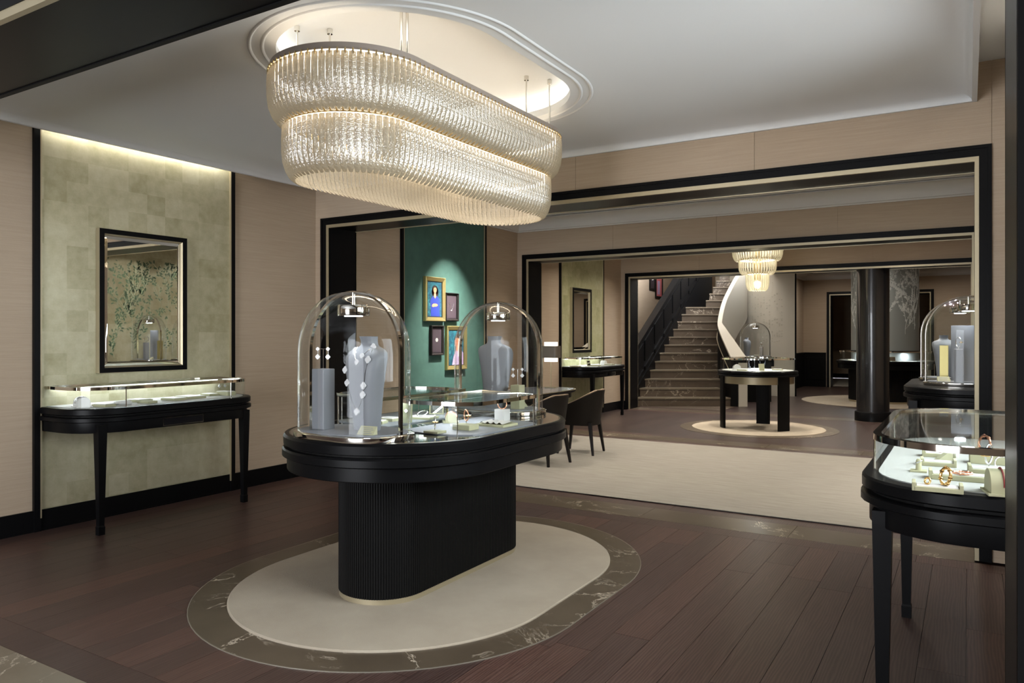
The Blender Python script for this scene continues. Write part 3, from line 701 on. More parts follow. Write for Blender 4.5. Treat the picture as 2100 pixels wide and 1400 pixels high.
# hooks carrying the strips
hk = MB()
for x, y, a in stad_pts(0.462, 0.74, 152): hk.cbox((x, y, -0.045), (0.006, 0.006, 0.03))
tag(hk.build('strip_hooks', BRASS, ch), kind='stuff')
for dx, dy, r in ((-0.39, -0.80, 0.006), (-0.26, -0.67, 0.006), (0.32, 0.61, 0.006), (0.42, 0.76, 0.006), (0.305, -0.705, 0.0085), (0.325, -0.68, 0.0085)):
    MB().tube([(dx, dy, -0.02), (dx, dy, 0.325)], r, 10).build('suspension_rod', CHROME, ch, smooth=60)
    MB().lathe([(0.016, 0.295), (0.016, 0.325)], 14, (dx, dy, 0)).build('ceiling_cup', CHROME, ch, smooth=60)

def round_chandelier(x, y, ztop):
    c = thing('round_chandelier', 'round three-tier chandelier of clear glass rods over the round vitrine table', 'chandelier', (x, y, ztop))
    z = 0.0
    for R, n, H, inw in ((0.385, 52, 0.30, 0.06), (0.285, 40, 0.24, 0.06), (0.172, 26, 0.28, 0.05)):
        MB().ring(circ(R+0.004, 48), circ(R-0.02, 48), z-0.03, z).build('tier_ring', BRASS, c, smooth=40)
        MB().ring(circ(R-0.02, 48), circ(R-0.05, 48), z-0.03, z-0.01).build('tier_led', LEDW, c)
        s0 = None
        for k in range(n):
            a = 2*pi*k/n
            if s0 is None:
                s0 = strip_mesh(H, inw, 0.03).build('glass_rod', STRIPC, c, smooth=50, loc=(R, 0, z-0.02))
            else: inst(s0, 'glass_rod', c, (R*cos(a), R*sin(a), z-0.02), a)
        z -= H-0.02
    MB().lathe([(0.05, -0.62), (0.06, -0.5), (0.06, -0.3), (0.03, -0.1), (0.015, 0.0), (0.015, 3.3-ztop)], 16).build('stem', BRASS, c, smooth=40)
    MB().lathe([(0.04, -0.55), (0.055, -0.45), (0.055, -0.36), (0.04, -0.32)], 16, (0, 0, 0)).build('bulb', m_emit('chandelier_bulb', (1, 0.9, 0.7), 14), c)
    MB().lathe([(0.03, -0.76), (0.05, -0.72), (0.05, -0.66), (0.03, -0.64)], 16, (0, 0, 0)).build('bulb', m_emit('chandelier_bulb_low', (1, 0.88, 0.62), 12), c)
    return c
round_chandelier(-2.92, 12.44, 3.02)

# ================================================================== GLASS DOMES
def dome(loc, label, rz=0, a=0.335, b=0.215, H=0.80, p=2.6, group=None, head=True):
    d = thing('glass_dome', label, 'display dome', loc, rz, group)
    MB().stack([(selp(a+0.02, b+0.02, p), 0), (selp(a+0.022, b+0.022, p), 0.005), (selp(a+0.022, b+0.022, p), 0.027), (selp(a+0.015, b+0.015, p), 0.032)]).build('base', CHROME, d, smooth=40)
    MB().stack([(selp(a-0.012, b-0.012, p), 0.03), (selp(a-0.012, b-0.012, p), 0.038)]).build('deck', GREYD, d)
    hw = H-a-0.032
    def shell(v0, v1):
        rings = []; nv = 10
        for i in range(nv+1):
            v = v0+(v1-v0)*i/nv; s_ = max(1e-3, 1-abs(v)**p)**(1/p); yy = b*v; r_ = a*s_
            top = min(1.0, s_**0.55)          # the crown drops towards front and back
            g = [(-r_, yy, 0.03)]
            for k in range(17):
                q = pi-pi*k/16; g.append((r_*cos(q), yy, 0.03+hw+a*sin(q)*top))
            g.append((r_, yy, 0.03)); rings.append(g)
        return MB().loft(rings, False, False, closed=False)
    vs = [sin(radians(x)) for x in (-90, 0, 90)]
    shell(-0.999, 0.0).build('glass_shell', GLASSD, d, smooth=80); shell(0.0, 0.999).build('glass_shell', GLASSD, d, smooth=80)
    for yo, wv in ((0.0, 0.011),):
        A = [(-a, 0.03)]+[(a*cos(pi-pi*k/28), 0.03+hw+a*sin(pi-pi*k/28)) for k in range(29)]+[(a, 0.03)]
        rg = []
        for i, (x, z) in enumerate(A):
            n_ = Vector((x, 0, max(0, z-0.03-hw))); n_ = n_.normalized() if n_.length > 0 else Vector((1, 0, 0))
            f0 = 1+0.006/a; q = Vector((x, 0, z))
            rg.append([q+n_*0.006+Vector((0, -wv, 0)), q+n_*0.006+Vector((0, wv, 0)), q-n_*0.006+Vector((0, wv, 0)), q-n_*0.006+Vector((0, -wv, 0))])
        MB().loft(rg).build('arch_band', CHROME, d, smooth=50)
    if head:
        MB().lathe([(0.085, H-0.135), (0.088, H-0.13), (0.088, H-0.08), (0.085, H-0.075)], 28).build('lamp_head', CHROME, d, smooth=40)
        MB().lathe([(0.012, H-0.076), (0.012, H-0.003)], 10).build('stem', CHROME, d, smooth=60)
        MB().lathe([(0.05, H-0.138), (0.05, H-0.134)], 20).build('lamp_lens', LEDC, d)
        la = area('dome_lamp', (loc[0], loc[1], loc[2]+H-0.142), 0.09, 0.45, COOL, shape='DISK')
    return d
def clover(mb, c, ax, ay, r):
    c = Vector(c); ax = Vector(ax); ay = Vector(ay); n_ = ax.cross(ay)
    pts = []
    for k in range(16):
        q = 2*pi*k/16; rr_ = r*(0.8+0.28*abs(cos(2*q))); pts.append(c+(ax*cos(q)+ay*sin(q))*rr_)
    mb.loft([[p_-n_*0.001 for p_ in pts], [p_+n_*r*0.35 for p_ in pts]])
def bust(loc, rz, label, scale=1.0, neck=True):
    bs = thing('necklace_bust', label, 'bust', loc, rz); bs.scale = (scale,)*3
    lv = [(0.0, .075, .050, 0), (.01, .078, .052, 0), (.12, .088, .058, -.002), (.24, .105, .066, -.008), (.34, .125, .070, -.010), (.395, .134, .066, -.004), (.425, .130, .054, .006), (.44, .112, .046, .012), (.452, .082, .041, .016), (.460, .058, .038, .018), (.470, .048, .036, .019), (.49, .045, .036, .016), (.515, .050, .040, .010)]
    rings = []
    for z, w, d, yo in lv:
        rings.append([(x, y+yo+0.02, z) for x, y in selp(w, d, 3.2, 32)])
    MB().loft(rings).build('bust_form', GREYD, bs, smooth=50)
    def front(x, z):
        for (z0, w0, d0, y0), (z1, w1, d1, y1) in zip(lv, lv[1:]):
            if z0 <= z <= z1:
                q = (z-z0)/(z1-z0); w = w0+(w1-w0)*q; d = d0+(d1-d0)*q; yo = y0+(y1-y0)*q
                return Vector((x, yo+0.02-d*max(0.02, 1-min(1, abs(x/w))**3.2)**(1/3.2)-0.002, z))
    return bs, front
def necklace(loc, rz, front, pts, every, label, r=0.015, scale=1.0):
    nk = thing('necklace', label, 'necklace', loc, rz); nk.scale = (scale,)*3
    P = [front(x, z) for x, z in pts]
    MB().tube(P, 0.0016, 5).build('chain', SILVER, nk)
    for i in every:
        m = MB(); clover(m, P[i], (1, 0, 0), (0, 0.15, 1), r); m.build('clover_motif', DIAM, nk)
def pillar(loc, w, h, label, rz=0, m=GREYD, name='display_pillar'):
    return tag(MB().box(-w/2, -w/2, 0, w/2, w/2, h).build(name, m, None, bevel=0.004, loc=loc), label, 'display stand')
def earrings(loc, rz, label):
    e = thing('earring_pair', label, 'earrings', loc, rz)
    MB().tube([(0, 0, 0), (0, 0, 0.11)], 0.0018, 6).tube([(-0.032, 0, 0.11), (0.032, 0, 0.11)], 0.0016, 6).build('stand', SILVER, e)
    for s in (-1, 1):
        m = MB(); clover(m, (s*0.032, -0.004, 0.11), (1, 0, 0), (0, 0, 1), 0.010); m.tube([(s*0.032, -0.003, 0.105), (s*0.032, -0.003, 0.075)], 0.0012, 5)
        clover(m, (s*0.032, -0.004, 0.066), (1, 0, 0), (0, 0, 1), 0.013); m.build('earring', DIAM, e)
    return e
def card(loc, rz, label):
    c = thing('label_card', label, 'card', loc, rz)
    MB().add([(-0.05, -0.025, 0), (0.05, -0.025, 0), (0.05, 0.02, 0), (-0.05, 0.02, 0), (-0.05, 0.018, 0.042), (0.05, 0.018, 0.042)], [(0, 1, 2, 3), (0, 4, 5, 1), (3, 2, 5, 4), (0, 3, 4), (1, 5, 2)]).build('card_body', SAGE, c)
    for k in range(4):
        q = (k+0.7)/5; y = -0.025+0.043*q; z = 0.042*q
        MB().add([(-0.04, y, z+0.0006), (0.04-0.01*(k % 2), y, z+0.0006), (0.04-0.01*(k % 2), y+0.0025, z+0.0031), (-0.04, y+0.0025, z+0.0031)], [(0, 1, 2, 3)]).build('text_line', GREYD, c)
    return c

# ================================================================== CENTRE TABLE
ct = thing('pedestal_table', 'black oval display table on a ribbed pedestal standing on the oval rug', 'display table', (*TC, 0.0118))
TZ = 0.93
s5 = lambda R: stad(R, 0.36, 72)
MB().stack([(s5(0.648), .866), (s5(0.664), .872), (s5(0.666), .916), (s5(0.656), TZ)]).build('table_top', BLACK, ct, smooth=25)
MB().ring(s5(0.632), s5(0.627), TZ-0.003, TZ+0.0006).build('inlay_line', CHAMP, ct)
MB().stack([(s5(0.626), TZ-0.004), (s5(0.626), TZ+0.0004)]).build('glass_inset', mat('black_glass_top', (0.012, 0.013, 0.016), 0.06, 0, 0.6), ct)
MB().stack([(s5(0.635), .852), (s5(0.635), .870)]).build('shadow_gap', BLACKM, ct)
MB().stack([(s5(0.655), .80), (s5(0.672), .808), (s5(0.672), .844), (s5(0.664), .854)]).build('moulded_edge', BLACK, ct, smooth=25)
MB().stack([(s5(0.642), .725), (s5(0.645), .73), (s5(0.645), .803)]).build('apron', BLACK, ct, smooth=25)
N = 248
fl_o = []
for i, (x, y, a) in enumerate(stad_pts(0.262, 0.485, N*4)):
    d = (0.0, 0.004, 0.0048, 0.004)[i % 4]
    fl_o.append((x+cos(a)*d, y+sin(a)*d))
MB().prism(fl_o, 0.03, 0.73).build('ribbed_pedestal', BLACKM, ct)
MB().stack([(stad(0.262, 0.485, 64), 0), (stad(0.262, 0.485, 64), 0.03)]).build('champagne_plinth', CHAMP, ct, smooth=30)
TT = TZ+0.0118+0.0002
D1 = (-2.90, 3.08, TT); D2 = (-2.92, 4.60, TT)
dome(D1, 'tall glass dome over a necklace bust and grey pillar on the pedestal table')
dome(D2, 'tall glass dome over a turned-away bust at the far end of the pedestal table')
zd = TT+0.0375
bloc = (-2.83, 3.09, zd)
b_, fr = bust(bloc, radians(-6), 'grey necklace bust wearing two clover necklaces under the dome')
necklace(bloc, radians(-6), fr, [(-.062, .455), (-.058, .44), (-.045, .425), (-.02, .40), (0.004, .375), (.03, .41), (.05, .44), (.06, .458)], (1, 2, 4, 5, 7), 'short clover necklace high on the grey bust')
necklace(bloc, radians(-6), fr, [(-.06, .455), (-.088, .40), (-.098, .33), (-.082, .26), (-.07, .21), (-.045, .15), (-.012, .105), (.02, .15), (.045, .20), (.055, .25), (.07, .32), (.085, .39), (.075, .44), (.062, .457)], (2, 3, 6, 8, 9, 11, 13), 'long clover necklace hanging down the grey bust', 0.019)
pillar((-3.07, 3.02, zd), 0.088, 0.335, 'tall square grey pillar carrying earrings inside the near dome')
earrings((-3.07, 3.02, zd+0.335), radians(15), 'pair of clover drop earrings on a wire stand atop the tall grey pillar')
card((-2.70, 2.97, zd), radians(8), 'small sage label card in front of the necklace bust')
b2loc = (-2.93, 4.60, zd)
b_, fr2 = bust(b2loc, pi, 'grey bust turned away inside the far dome')
necklace(b2loc, pi, fr2, [(-.06, .455), (-.06, .40), (-.04, .33), (0, .27), (.04, .33), (.06, .40), (.06, .455)], (3,), 'clover necklace on the bust inside the far dome')
pillar((-2.73, 4.56, zd), 0.075, 0.17, 'short sage block beside the bust in the far dome', m=SAGE, name='display_block')
earrings((-2.73, 4.56, zd+0.17), radians(30), 'pair of clover earrings on the short sage block')
card((-2.80, 4.72, zd), radians(170), 'small sage label card in the far dome')

# ---- low glass vitrines on the centre table
VO = [(.07, -.44), (.16, -.475), (.28, -.49), (.40, -.485), (.50, -.46), (.575, -.41), (.605, -.34), (.605, .22), (.59, .28), (.55, .31), (.07, .43)]
def inset(o, d):
    n = len(o); r = []
    for i in range(n):
        a = Vector(o[i-1]); b = Vector(o[i]); c_ = Vector(o[(i+1) % n])
        e1 = (b-a).normalized(); e2 = (c_-b).normalized(); n1 = Vector((-e1.y, e1.x)); n2 = Vector((-e2.y, e2.x)); q = (n1+n2)
        q = q/(1+n1.dot(n2)); r.append(tuple(b+q*d))
    return r
def vitrine(sgn, label):
    v = thing('table_vitrine', label, 'glass case', (*TC, TT), 0 if sgn > 0 else pi)
    zt = 0.165
    MB().prism(inset(VO, 0.012), 0, 0.006).build('display_deck', GREYD, v)
    MB().ring(VO, inset(VO, 0.016), zt, zt+0.022).build('metal_rim', CHROME, v, smooth=30)
    MB().prism(inset(VO, 0.014), zt+0.012, zt+0.019).build('glass_lid', GLASS, v)
    o = inset(VO, 0.004)
    cuts = [(0, 4), (4, 7), (7, 10), (10, 11)]
    for a, b in cuts:
        pts = [o[k % 11] for k in range(a, b+1)]
        MB().loft([[(x, y, 0.0) for x, y in pts], [(x, y, zt+0.003) for x, y in pts]], False, False, closed=False).build('glass_pane', GLASS, v, smooth=60)
    for k in (4, 7, 9): MB().tube([(o[k][0], o[k][1], 0), (o[k][0], o[k][1], zt)], 0.0025, 6).build('glass_joint', CHROME, v)
    ca, sa = (1, 1) if sgn > 0 else (-1, -1)
    area('vitrine_lamp', (TC[0]+ca*0.14, TC[1]+sa*-0.02, TT+zt-0.004), 0.012, 1.6, COOL, size_y=0.7, rot=(0, radians(-20*sgn), 0))
    return v
vitrine(1, 'low glass vitrine with metal rim along the room side of the pedestal table')
vitrine(-1, 'low glass vitrine with metal rim along the wall side of the pedestal table')

# ---- small jewellery displays
def tray(loc, sx, sy, label, rz=0, pad=True, h=0.018, m=SAGE, rim=False):
    t_ = thing('display_tray', label, 'tray', loc, rz)
    MB().box(-sx/2, -sy/2, 0, sx/2, sy/2, h).build('tray_base', m, t_, bevel=0.002)
    if pad: MB().box(-sx/2+0.008, -sy/2+0.008, h-0.002, sx/2-0.008, sy/2-0.008, h+0.004).build('pad', SATIN, t_, bevel=0.002)
    if rim:
        for s in (-1, 1): MB().box(s*sx/2-0.006, -sy/2, 0, s*sx/2+0.006, sy/2, h+0.014).build('raised_end', m, t_, bevel=0.002)
    return t_
def bangle(loc, R, tilt, rz, m, label, name='bangle', wide=0.006, motif=True):
    b = thing(name, label, name.split('_')[-1], loc, rz); mt = Matrix.Rotation(tilt, 3, 'X')
    pts = [mt @ Vector((R*cos(2*pi*k/28), R*sin(2*pi*k/28), 0)) for k in range(28)]
    low = min(p.z for p in pts); pts = [p-Vector((0, 0, low-wide*0.7)) for p in pts]
    MB().tube(pts, wide, 8, closed=True).build('hoop', m, b, smooth=60)
    if motif:
        mm = MB()
        for k in range(0, 28, 4): mm.lathe([(0.001, -wide*1.5), (wide*1.5, -wide*0.5), (wide*1.5, wide*0.5), (0.001, wide*1.5)], 8, pts[k])
        mm.build('motif', m, b)
    return b
def watch(loc, rz, label, R=0.032, m=SILVER, dial=True, stand=0.02):
    w = thing('watch', label, 'watch', loc, rz)
    pts = [(0, R*cos(2*pi*k/28), R+stand+R*1.05*sin(2*pi*k/28)) for k in range(28)]
    MB().tube(pts, [0.004]*28, 8, closed=True).build('strap', m, w, smooth=60)
    MB().lathe([(0.016, -0.004), (0.017, 0), (0.016, 0.004)], 20, (0, -R, 0)).build('case', YGOLD, w, smooth=40).location = (0, 0, R+stand)
    MB().tube([(0, 0, 0), (0, 0, stand+0.003)], 0.003, 6).build('stand', SILVER, w)
    return w
def cuff_holder(loc, rz, label, R=0.035, L=0.08, m=SAGE, strap=RGOLD, foot=True):
    c = thing('bracelet_holder', label, 'holder', loc, rz)
    arch = [(-L/2, -R, 0)]
    a = [(R*cos(pi*k/14), R*sin(pi*k/14)) for k in range(15)]; zz = 0.03
    o = [(x, z+zz) for x, z in a]+[(-R, 0), (R, 0)]
    MB().loft([[(x, -L/2, z) for x, z in o], [(x, L/2, z) for x, z in o]]).build('arch_block', m, c, smooth=40)
    if foot: MB().box(-R-0.012, -L/2-0.01, 0, R+0.012, L/2+0.01, 0.008).build('foot', m, c)
    MB().tube([(x*1.06, -0.012, z*1.06+zz) for x, z in a], 0.003, 6).tube([(x*1.06, 0.012, z*1.06+zz) for x, z in a], 0.003, 6).build('bracelet', strap, c)
    return c
def ringstand(loc, label):
    r = thing('ring_stand', label, 'ring stand', loc)
    MB().box(-0.03, -0.022, 0, 0.03, 0.022, 0.008).build('foot', SAGE, r, bevel=0.001)
    MB().lathe([(0.011, 0.008), (0.010, 0.045), (0.006, 0.052)], 14).build('cone', SAGE, r, smooth=50)
    MB().tube([(0.0115*cos(2*pi*k/18), 0.0115*sin(2*pi*k/18), 0.04+0.006*cos(2*pi*k/18)) for k in range(18)], 0.0024, 6, closed=True).build('ring', SILVER, r)
    return r
def easel(loc, rz, label, w=0.1, h=0.09, m=CHROME):
    e = thing('mirror_easel', label, 'easel', loc, rz)
    mt = Matrix.Rotation(radians(-14), 4, 'X')
    fr_ = MB().box(-w/2, -0.004, 0, w/2, 0.004, h).build('frame', SAGE, e); fr_.rotation_euler = (radians(-14), 0, 0)
    g = MB().box(-w/2+0.008, -0.006, 0.008, w/2-0.008, -0.0035, h-0.008).build('mirror', MIRROR if m is CHROME else m, e); g.rotation_euler = (radians(-14), 0, 0)
    MB().box(-0.006, 0.0, 0, 0.006, h*0.45, 0.004).build('foot', SAGE, e)
    return e
def cushion(loc, sx, sy, h, label, rz=0):
    rings = []
    for z, k in ((0, .92), (h*.25, 1), (h*.75, .98), (h, .8)): rings.append([(x*sx/2*k, y*sy/2*k, z) for x, y in selp(1, 1, 4, 24)])
    return tag(MB().loft(rings).build('satin_cushion', SATIN, None, smooth=60, loc=loc), label, 'cushion')

zt_ = TT+0.0058
at = lambda px, py, z: (lambda p: (p.x, p.y, z))(pZ(px, py, z))
l1 = at(892, 887, zt_); tray(l1, 0.10, 0.085, 'small square sage tray with watch near the near dome', 0, False, 0.012); watch((l1[0], l1[1], zt_+0.012), radians(40), 'steel watch upright on the small square sage tray')
l2 = at(925, 866, zt_); cuff_holder(l2, radians(35), 'sage arched holder with gold bracelet in the room-side vitrine')
l3 = at(955, 880, zt_); tray(l3, 0.12, 0.10, 'chunky sage box with raised lid beside the arched holder', 0, False, 0.030); watch((l3[0]-0.01, l3[1]+0.02, zt_+0.030), radians(60), 'gold-cased watch on the chunky sage box', 0.03, RGOLD)
l4 = at(1019, 872, zt_); tray(l4, 0.20, 0.17, 'wide flat sage tray with rippled white satin in the room-side vitrine', 0, False, 0.014)
sat = MB(); n_ = 22
sat.loft([[(-0.085+0.17*i/n_, y, 0.004+0.006*(1+sin(i*1.15+y*20))) for i in range(n_+1)] for y in (-0.07, -0.02, 0.03, 0.07)], False, False, closed=False)
tag(sat.build('satin_cloth', SATIN, None, smooth=60, loc=(l4[0], l4[1], zt_+0.0125)), 'rippled white satin laid on the wide sage tray', 'cloth')
l5 = at(1030, 862, zt_); pillar(l5, 0.075, 0.075, 'white cube carrying a bangle in the room-side vitrine', m=SATIN, name='display_cube'); bangle((l5[0], l5[1], zt_+0.0745), 0.03, radians(80), radians(50), RGOLD, 'rose gold bangle standing on the white cube', wide=0.003)
l6 = at(834, 866, zt_); 
cst = thing('pendant_stand', 'sage tapered stand showing a white pendant in the wall-side vitrine', 'stand', l6, radians(25))
MB().add([(-.03, -.02, 0), (.03, -.02, 0), (.03, .02, 0), (-.03, .02, 0), (-.04, -.004, .125), (.04, -.004, .125), (.04, .004, .125), (-.04, .004, .125)], [(0, 3, 2, 1), (4, 5, 6, 7), (0, 1, 5, 4), (1, 2, 6, 5), (2, 3, 7, 6), (3, 0, 4, 7)]).build('stand_body', SAGE, cst)
m = MB(); clover(m, (0, -0.013, 0.075), (1, 0, 0), (0, 0.12, 1), 0.011); m.build('pendant', SILVER, cst)
l7 = at(866, 858, zt_); tray(l7, 0.18, 0.13, 'long sage tray with white pad behind the pendant stand', radians(10), True, 0.014)
bangle((l7[0], l7[1], zt_+0.0175), 0.035, radians(25), 0, SILVER, 'white gold bangle lying tilted on the long sage tray', wide=0.003)
l8 = at(895, 849, zt_); easel(l8, radians(30), 'sage framed easel mirror in the wall-side vitrine')
l9 = at(800, 862, zt_); tray(l9, 0.13, 0.11, 'flat sage tray nearest the near dome in the wall-side vitrine')
l10 = at(775, 868, zt_); tray(l10, 0.10, 0.09, 'small sage tray by the end glass of the wall-side vitrine', 0.3)

# ================================================================== WALL SHOWCASES
def wall_case(loc, rz, label, D=0.60, Wd=0.84, rc=0.35, slot=True, glass=True, zt=0.95, leg=True, deck=DECK, name='glass_showcase'):
    w = thing(name, label, 'showcase', loc, rz)
    co = lambda i: caseo(D-i, Wd-i, rc-i*0.6)
    MB().stack([(co(.012), zt-.052), (co(0), zt-.045), (co(0), zt-.008), (co(.008), zt)]).build('top_slab', BLACK, w, smooth=30)
    MB().stack([(co(.03), zt-.066), (co(.03), zt-.05)]).build('shadow_gap', BLACKM, w)
    MB().stack([(co(.012), zt-.105), (co(-.004), zt-.098), (co(-.004), zt-.072), (co(.006), zt-.066)]).build('moulded_edge', BLACK, w, smooth=30)
    MB().stack([(co(.028), zt-.185), (co(.026), zt-.18), (co(.026), zt-.103)]).build('apron', BLACK, w, smooth=30)
    if slot:
        z0, z1 = zt-.172, zt-.117
        MB().box(D-.032, -.18, z0, D-.023, .18, z1).build('lock_plate', mat('slot_black', (.004, .004, .006), .1), w)
        for a, b, c_, d_ in ((-.185, .185, z0-.004, z0), (-.185, .185, z1, z1+.004), (-.185, -.18, z0, z1), (.18, .185, z0, z1)):
            MB().box(D-.032, a, c_, D-.021, b, d_).build('plate_frame', CHROME, w)
    if leg:
        for s in (-1, 1):
            MB().loft([[(x, y, z) for x, y in ((D-.09-r, s*(Wd-.185)-r), (D-.09+r, s*(Wd-.185)-r), (D-.09+r, s*(Wd-.185)+r), (D-.09-r, s*(Wd-.185)+r))] for r, z in ((.023, 0), (.024, .06), (.020, .07), (.034, zt-.17), (.034, zt-.12))]).build('leg', BLACK, w)
    if glass:
        zg = zt+.135
        g = [p for p in caseo(D-.045, Wd-.045, rc-.035)]
        MB().stack([(caseo(D-.06, Wd-.06, rc-.04), zt-.002), (caseo(D-.06, Wd-.06, rc-.04), zt+.004)]).build('display_deck', deck, w)
        k = len(g)
        for a, b in ((0, 9), (9, 10), (10, k-1)):
            pts = g[a:b+1]
            MB().loft([[(x, y, zt-.003) for x, y in pts], [(x, y, zg+.004) for x, y in pts]], False, False, closed=False).build('glass_pane', GLASS, w, smooth=60)
        for q in (9, 10): MB().tube([(g[q][0], g[q][1], zt), (g[q][0], g[q][1], zg)], .004, 8).build('glass_joint', CHROME, w)
        gi = [p for p in caseo(D-.07, Wd-.07, rc-.05)]; go = caseo(D-.041, Wd-.041, rc-.033)
        gi[0] = (0.022, gi[0][1]); gi[-1] = (0.022, gi[-1][1])
        MB().ring(go, gi, zg, zg+.024).build('metal_rim', CHROME, w, smooth=40)
        MB().prism(caseo(D-.05, Wd-.05, rc-.04), zg+.008, zg+.016).build('glass_lid', GLASS, w)
        MB().box(.02, -Wd+.1, zg-.006, .032, Wd-.1, zg).build('led_bar', LEDC, w)
        ca, sa = cos(rz), sin(rz)
        area('showcase_lamp', (loc[0]+ca*.05, loc[1]+sa*.05, zg-.008), 2*Wd-.25, 1.8, COOL, size_y=.012, rot=(radians(-25 if ca > 0 else 25), 0, pi/2))
    return w
WY = 3.86
wall_case((XL+0.012, WY, 0), 0, 'black wall showcase with glass top beneath the framed mirror on gold leaf')
wall_case((XR-0.012, WY, 0), pi, 'black wall showcase with glass top beside the near doorway lining, full of gold bracelets', D=0.76)
wall_case((XL+0.012, 12.5, 0), 0, 'black wall showcase with glass top under the narrow mirror in the third room')
dz = 0.954
# left showcase contents
def L(px, py): return at(px, py, dz)
cuff_holder(L(168, 834), radians(80), 'pale arched bracelet holder at the end of the mirror showcase', 0.045, 0.10, SATIN, SILVER)
tray(L(213, 833), 0.14, 0.10, 'flat white-padded tray beside the pale arched holder', 0.2)
easel(L(269, 818), radians(75), 'small standing easel mirror in the mirror showcase', 0.13, 0.12)
cushion(L(252, 829), 0.10, 0.12, 0.03, 'white satin cushion before the easel mirror')
tray(L(285, 823), 0.16, 0.14, 'larger white-padded tray next to the easel mirror', 0.1)
tray(L(302, 826), 0.13, 0.09, 'narrow sage tray at the front glass of the mirror showcase', 0.1, False)
tray(L(357, 820), 0.17, 0.13, 'white-padded tray in the middle of the mirror showcase', 0.05)
tray(L(390, 816), 0.20, 0.17, 'widest white-padded tray in the mirror showcase', 0.05)
tray(L(430, 811), 0.13, 0.10, 'small white-padded tray toward the corner-side end of the mirror showcase')
tray(L(463, 810), 0.15, 0.10, 'thick sage tray at the corner-side end of the mirror showcase', 0.1, True, 0.035)
ep = L(462, 806); earrings((ep[0]-0.05, ep[1], dz+0.0), radians(90), 'pair of earrings on wire at the corner-side end of the mirror showcase')
# right showcase contents
Rr = lambda px, py: at(px, py, dz)
a1 = Rr(1922, 1006); tray(a1, 0.145, 0.07, 'sage tray with white pad holding a gold ring and a gold bracelet', 0.05, True, 0.016, rim=True)
bangle((a1[0]-0.03, a1[1], dz+0.019), 0.011, radians(75), radians(-40), YGOLD, 'yellow gold ring standing on the padded sage tray', 'gold_ring', 0.0035, False)
bangle((a1[0]+0.025, a1[1]+0.01, dz+0.019), 0.03, radians(80), radians(-60), YGOLD, 'yellow gold bracelet standing on edge on the padded sage tray', 'gold_bracelet', 0.005)
a2 = Rr(1986, 985); tray(a2, 0.25, 0.075, 'long sage tray with a flat rose gold bracelet', 0.05, True, 0.02, rim=True)
bangle((a2[0]-0.02, a2[1], dz+0.024), 0.03, 0.0, 0, RGOLD, 'rose gold bracelet lying flat on the long sage tray', 'rose_bracelet', 0.004)
ringstand(Rr(1884, 967), 'sage ring cone with a white gold ring in the right-hand showcase')
a3 = Rr(1924, 954); tray(a3, 0.12, 0.075, 'open sage tray with folded white card', 0.05, True, 0.016, rim=True)
a4 = Rr(1925, 936); tray(a4, 0.12, 0.07, 'sage tray near the far glass with a rose gold ring', 0.05, True, 0.016, rim=True)
bangle((a4[0]+0.01, a4[1], dz+0.019), 0.014, radians(75), radians(-40), RGOLD, 'rose gold ring on the sage tray near the far glass', 'rose_ring', 0.004, False)
tri = thing('ring_wedge', 'sage wedge holding a ring between two sage trays', 'wedge', Rr(1936, 944), radians(30))
MB().add([(-.04, -.015, 0), (.03, -.015, 0), (.03, -.015, .05), (-.04, .015, 0), (.03, .015, 0), (.03, .015, .05)], [(0, 1, 2), (5, 4, 3), (0, 3, 4, 1), (1, 4, 5, 2), (2, 5, 3, 0)]).build('wedge_body', SAGE, tri)
a5 = Rr(2030, 950); tray(a5, 0.15, 0.08, 'deep sage box with a tall rose gold bracelet', 0.05, False, 0.045)
bangle((a5[0]-0.02, a5[1], dz+0.044), 0.035, radians(82), radians(-55), RGOLD, 'rose gold bracelet standing on the deep sage box', 'tall_bracelet', 0.005)
a6 = Rr(2040, 972); tray(a6, 0.17, 0.09, 'wide sage tray with a white gold pendant watch', 0.05, True, 0.02, rim=True)
watch((a6[0]-0.02, a6[1], dz+0.022), radians(-20), 'white gold bracelet watch leaning on the wide sage tray', 0.035)
bangle((a6[0]+0.03, a6[1]+0.08, dz), 0.03, radians(70), radians(20), SILVER, 'white gold bangle beside the wide sage tray', 'silver_bangle', 0.003)
cuff_holder(Rr(2060, 1012), radians(-80), 'sage arched holder wearing a red leather bracelet', 0.055, 0.10, SAGE, REDL)
# third-room showcase contents
for px, py, kind in ((1180, 752, 't'), (1208, 750, 'w'), (1238, 747, 'c'), (1250, 748, 't'), (1222, 750, 't')):
    p = at(px, py, dz)
    if kind == 't': tray(p, 0.16, 0.12, 'white-padded tray in the third-room showcase, %s' % {1180: 'by the end nearest the desk', 1250: 'by the end nearest the stairs', 1222: 'in the middle'}[px])
    elif kind == 'w': easel(p, radians(80), 'small easel in the third-room showcase', 0.1, 0.1)
    else: cuff_holder(p, radians(80), 'white arched holder in the third-room showcase', 0.045, 0.09, SATIN, SILVER)
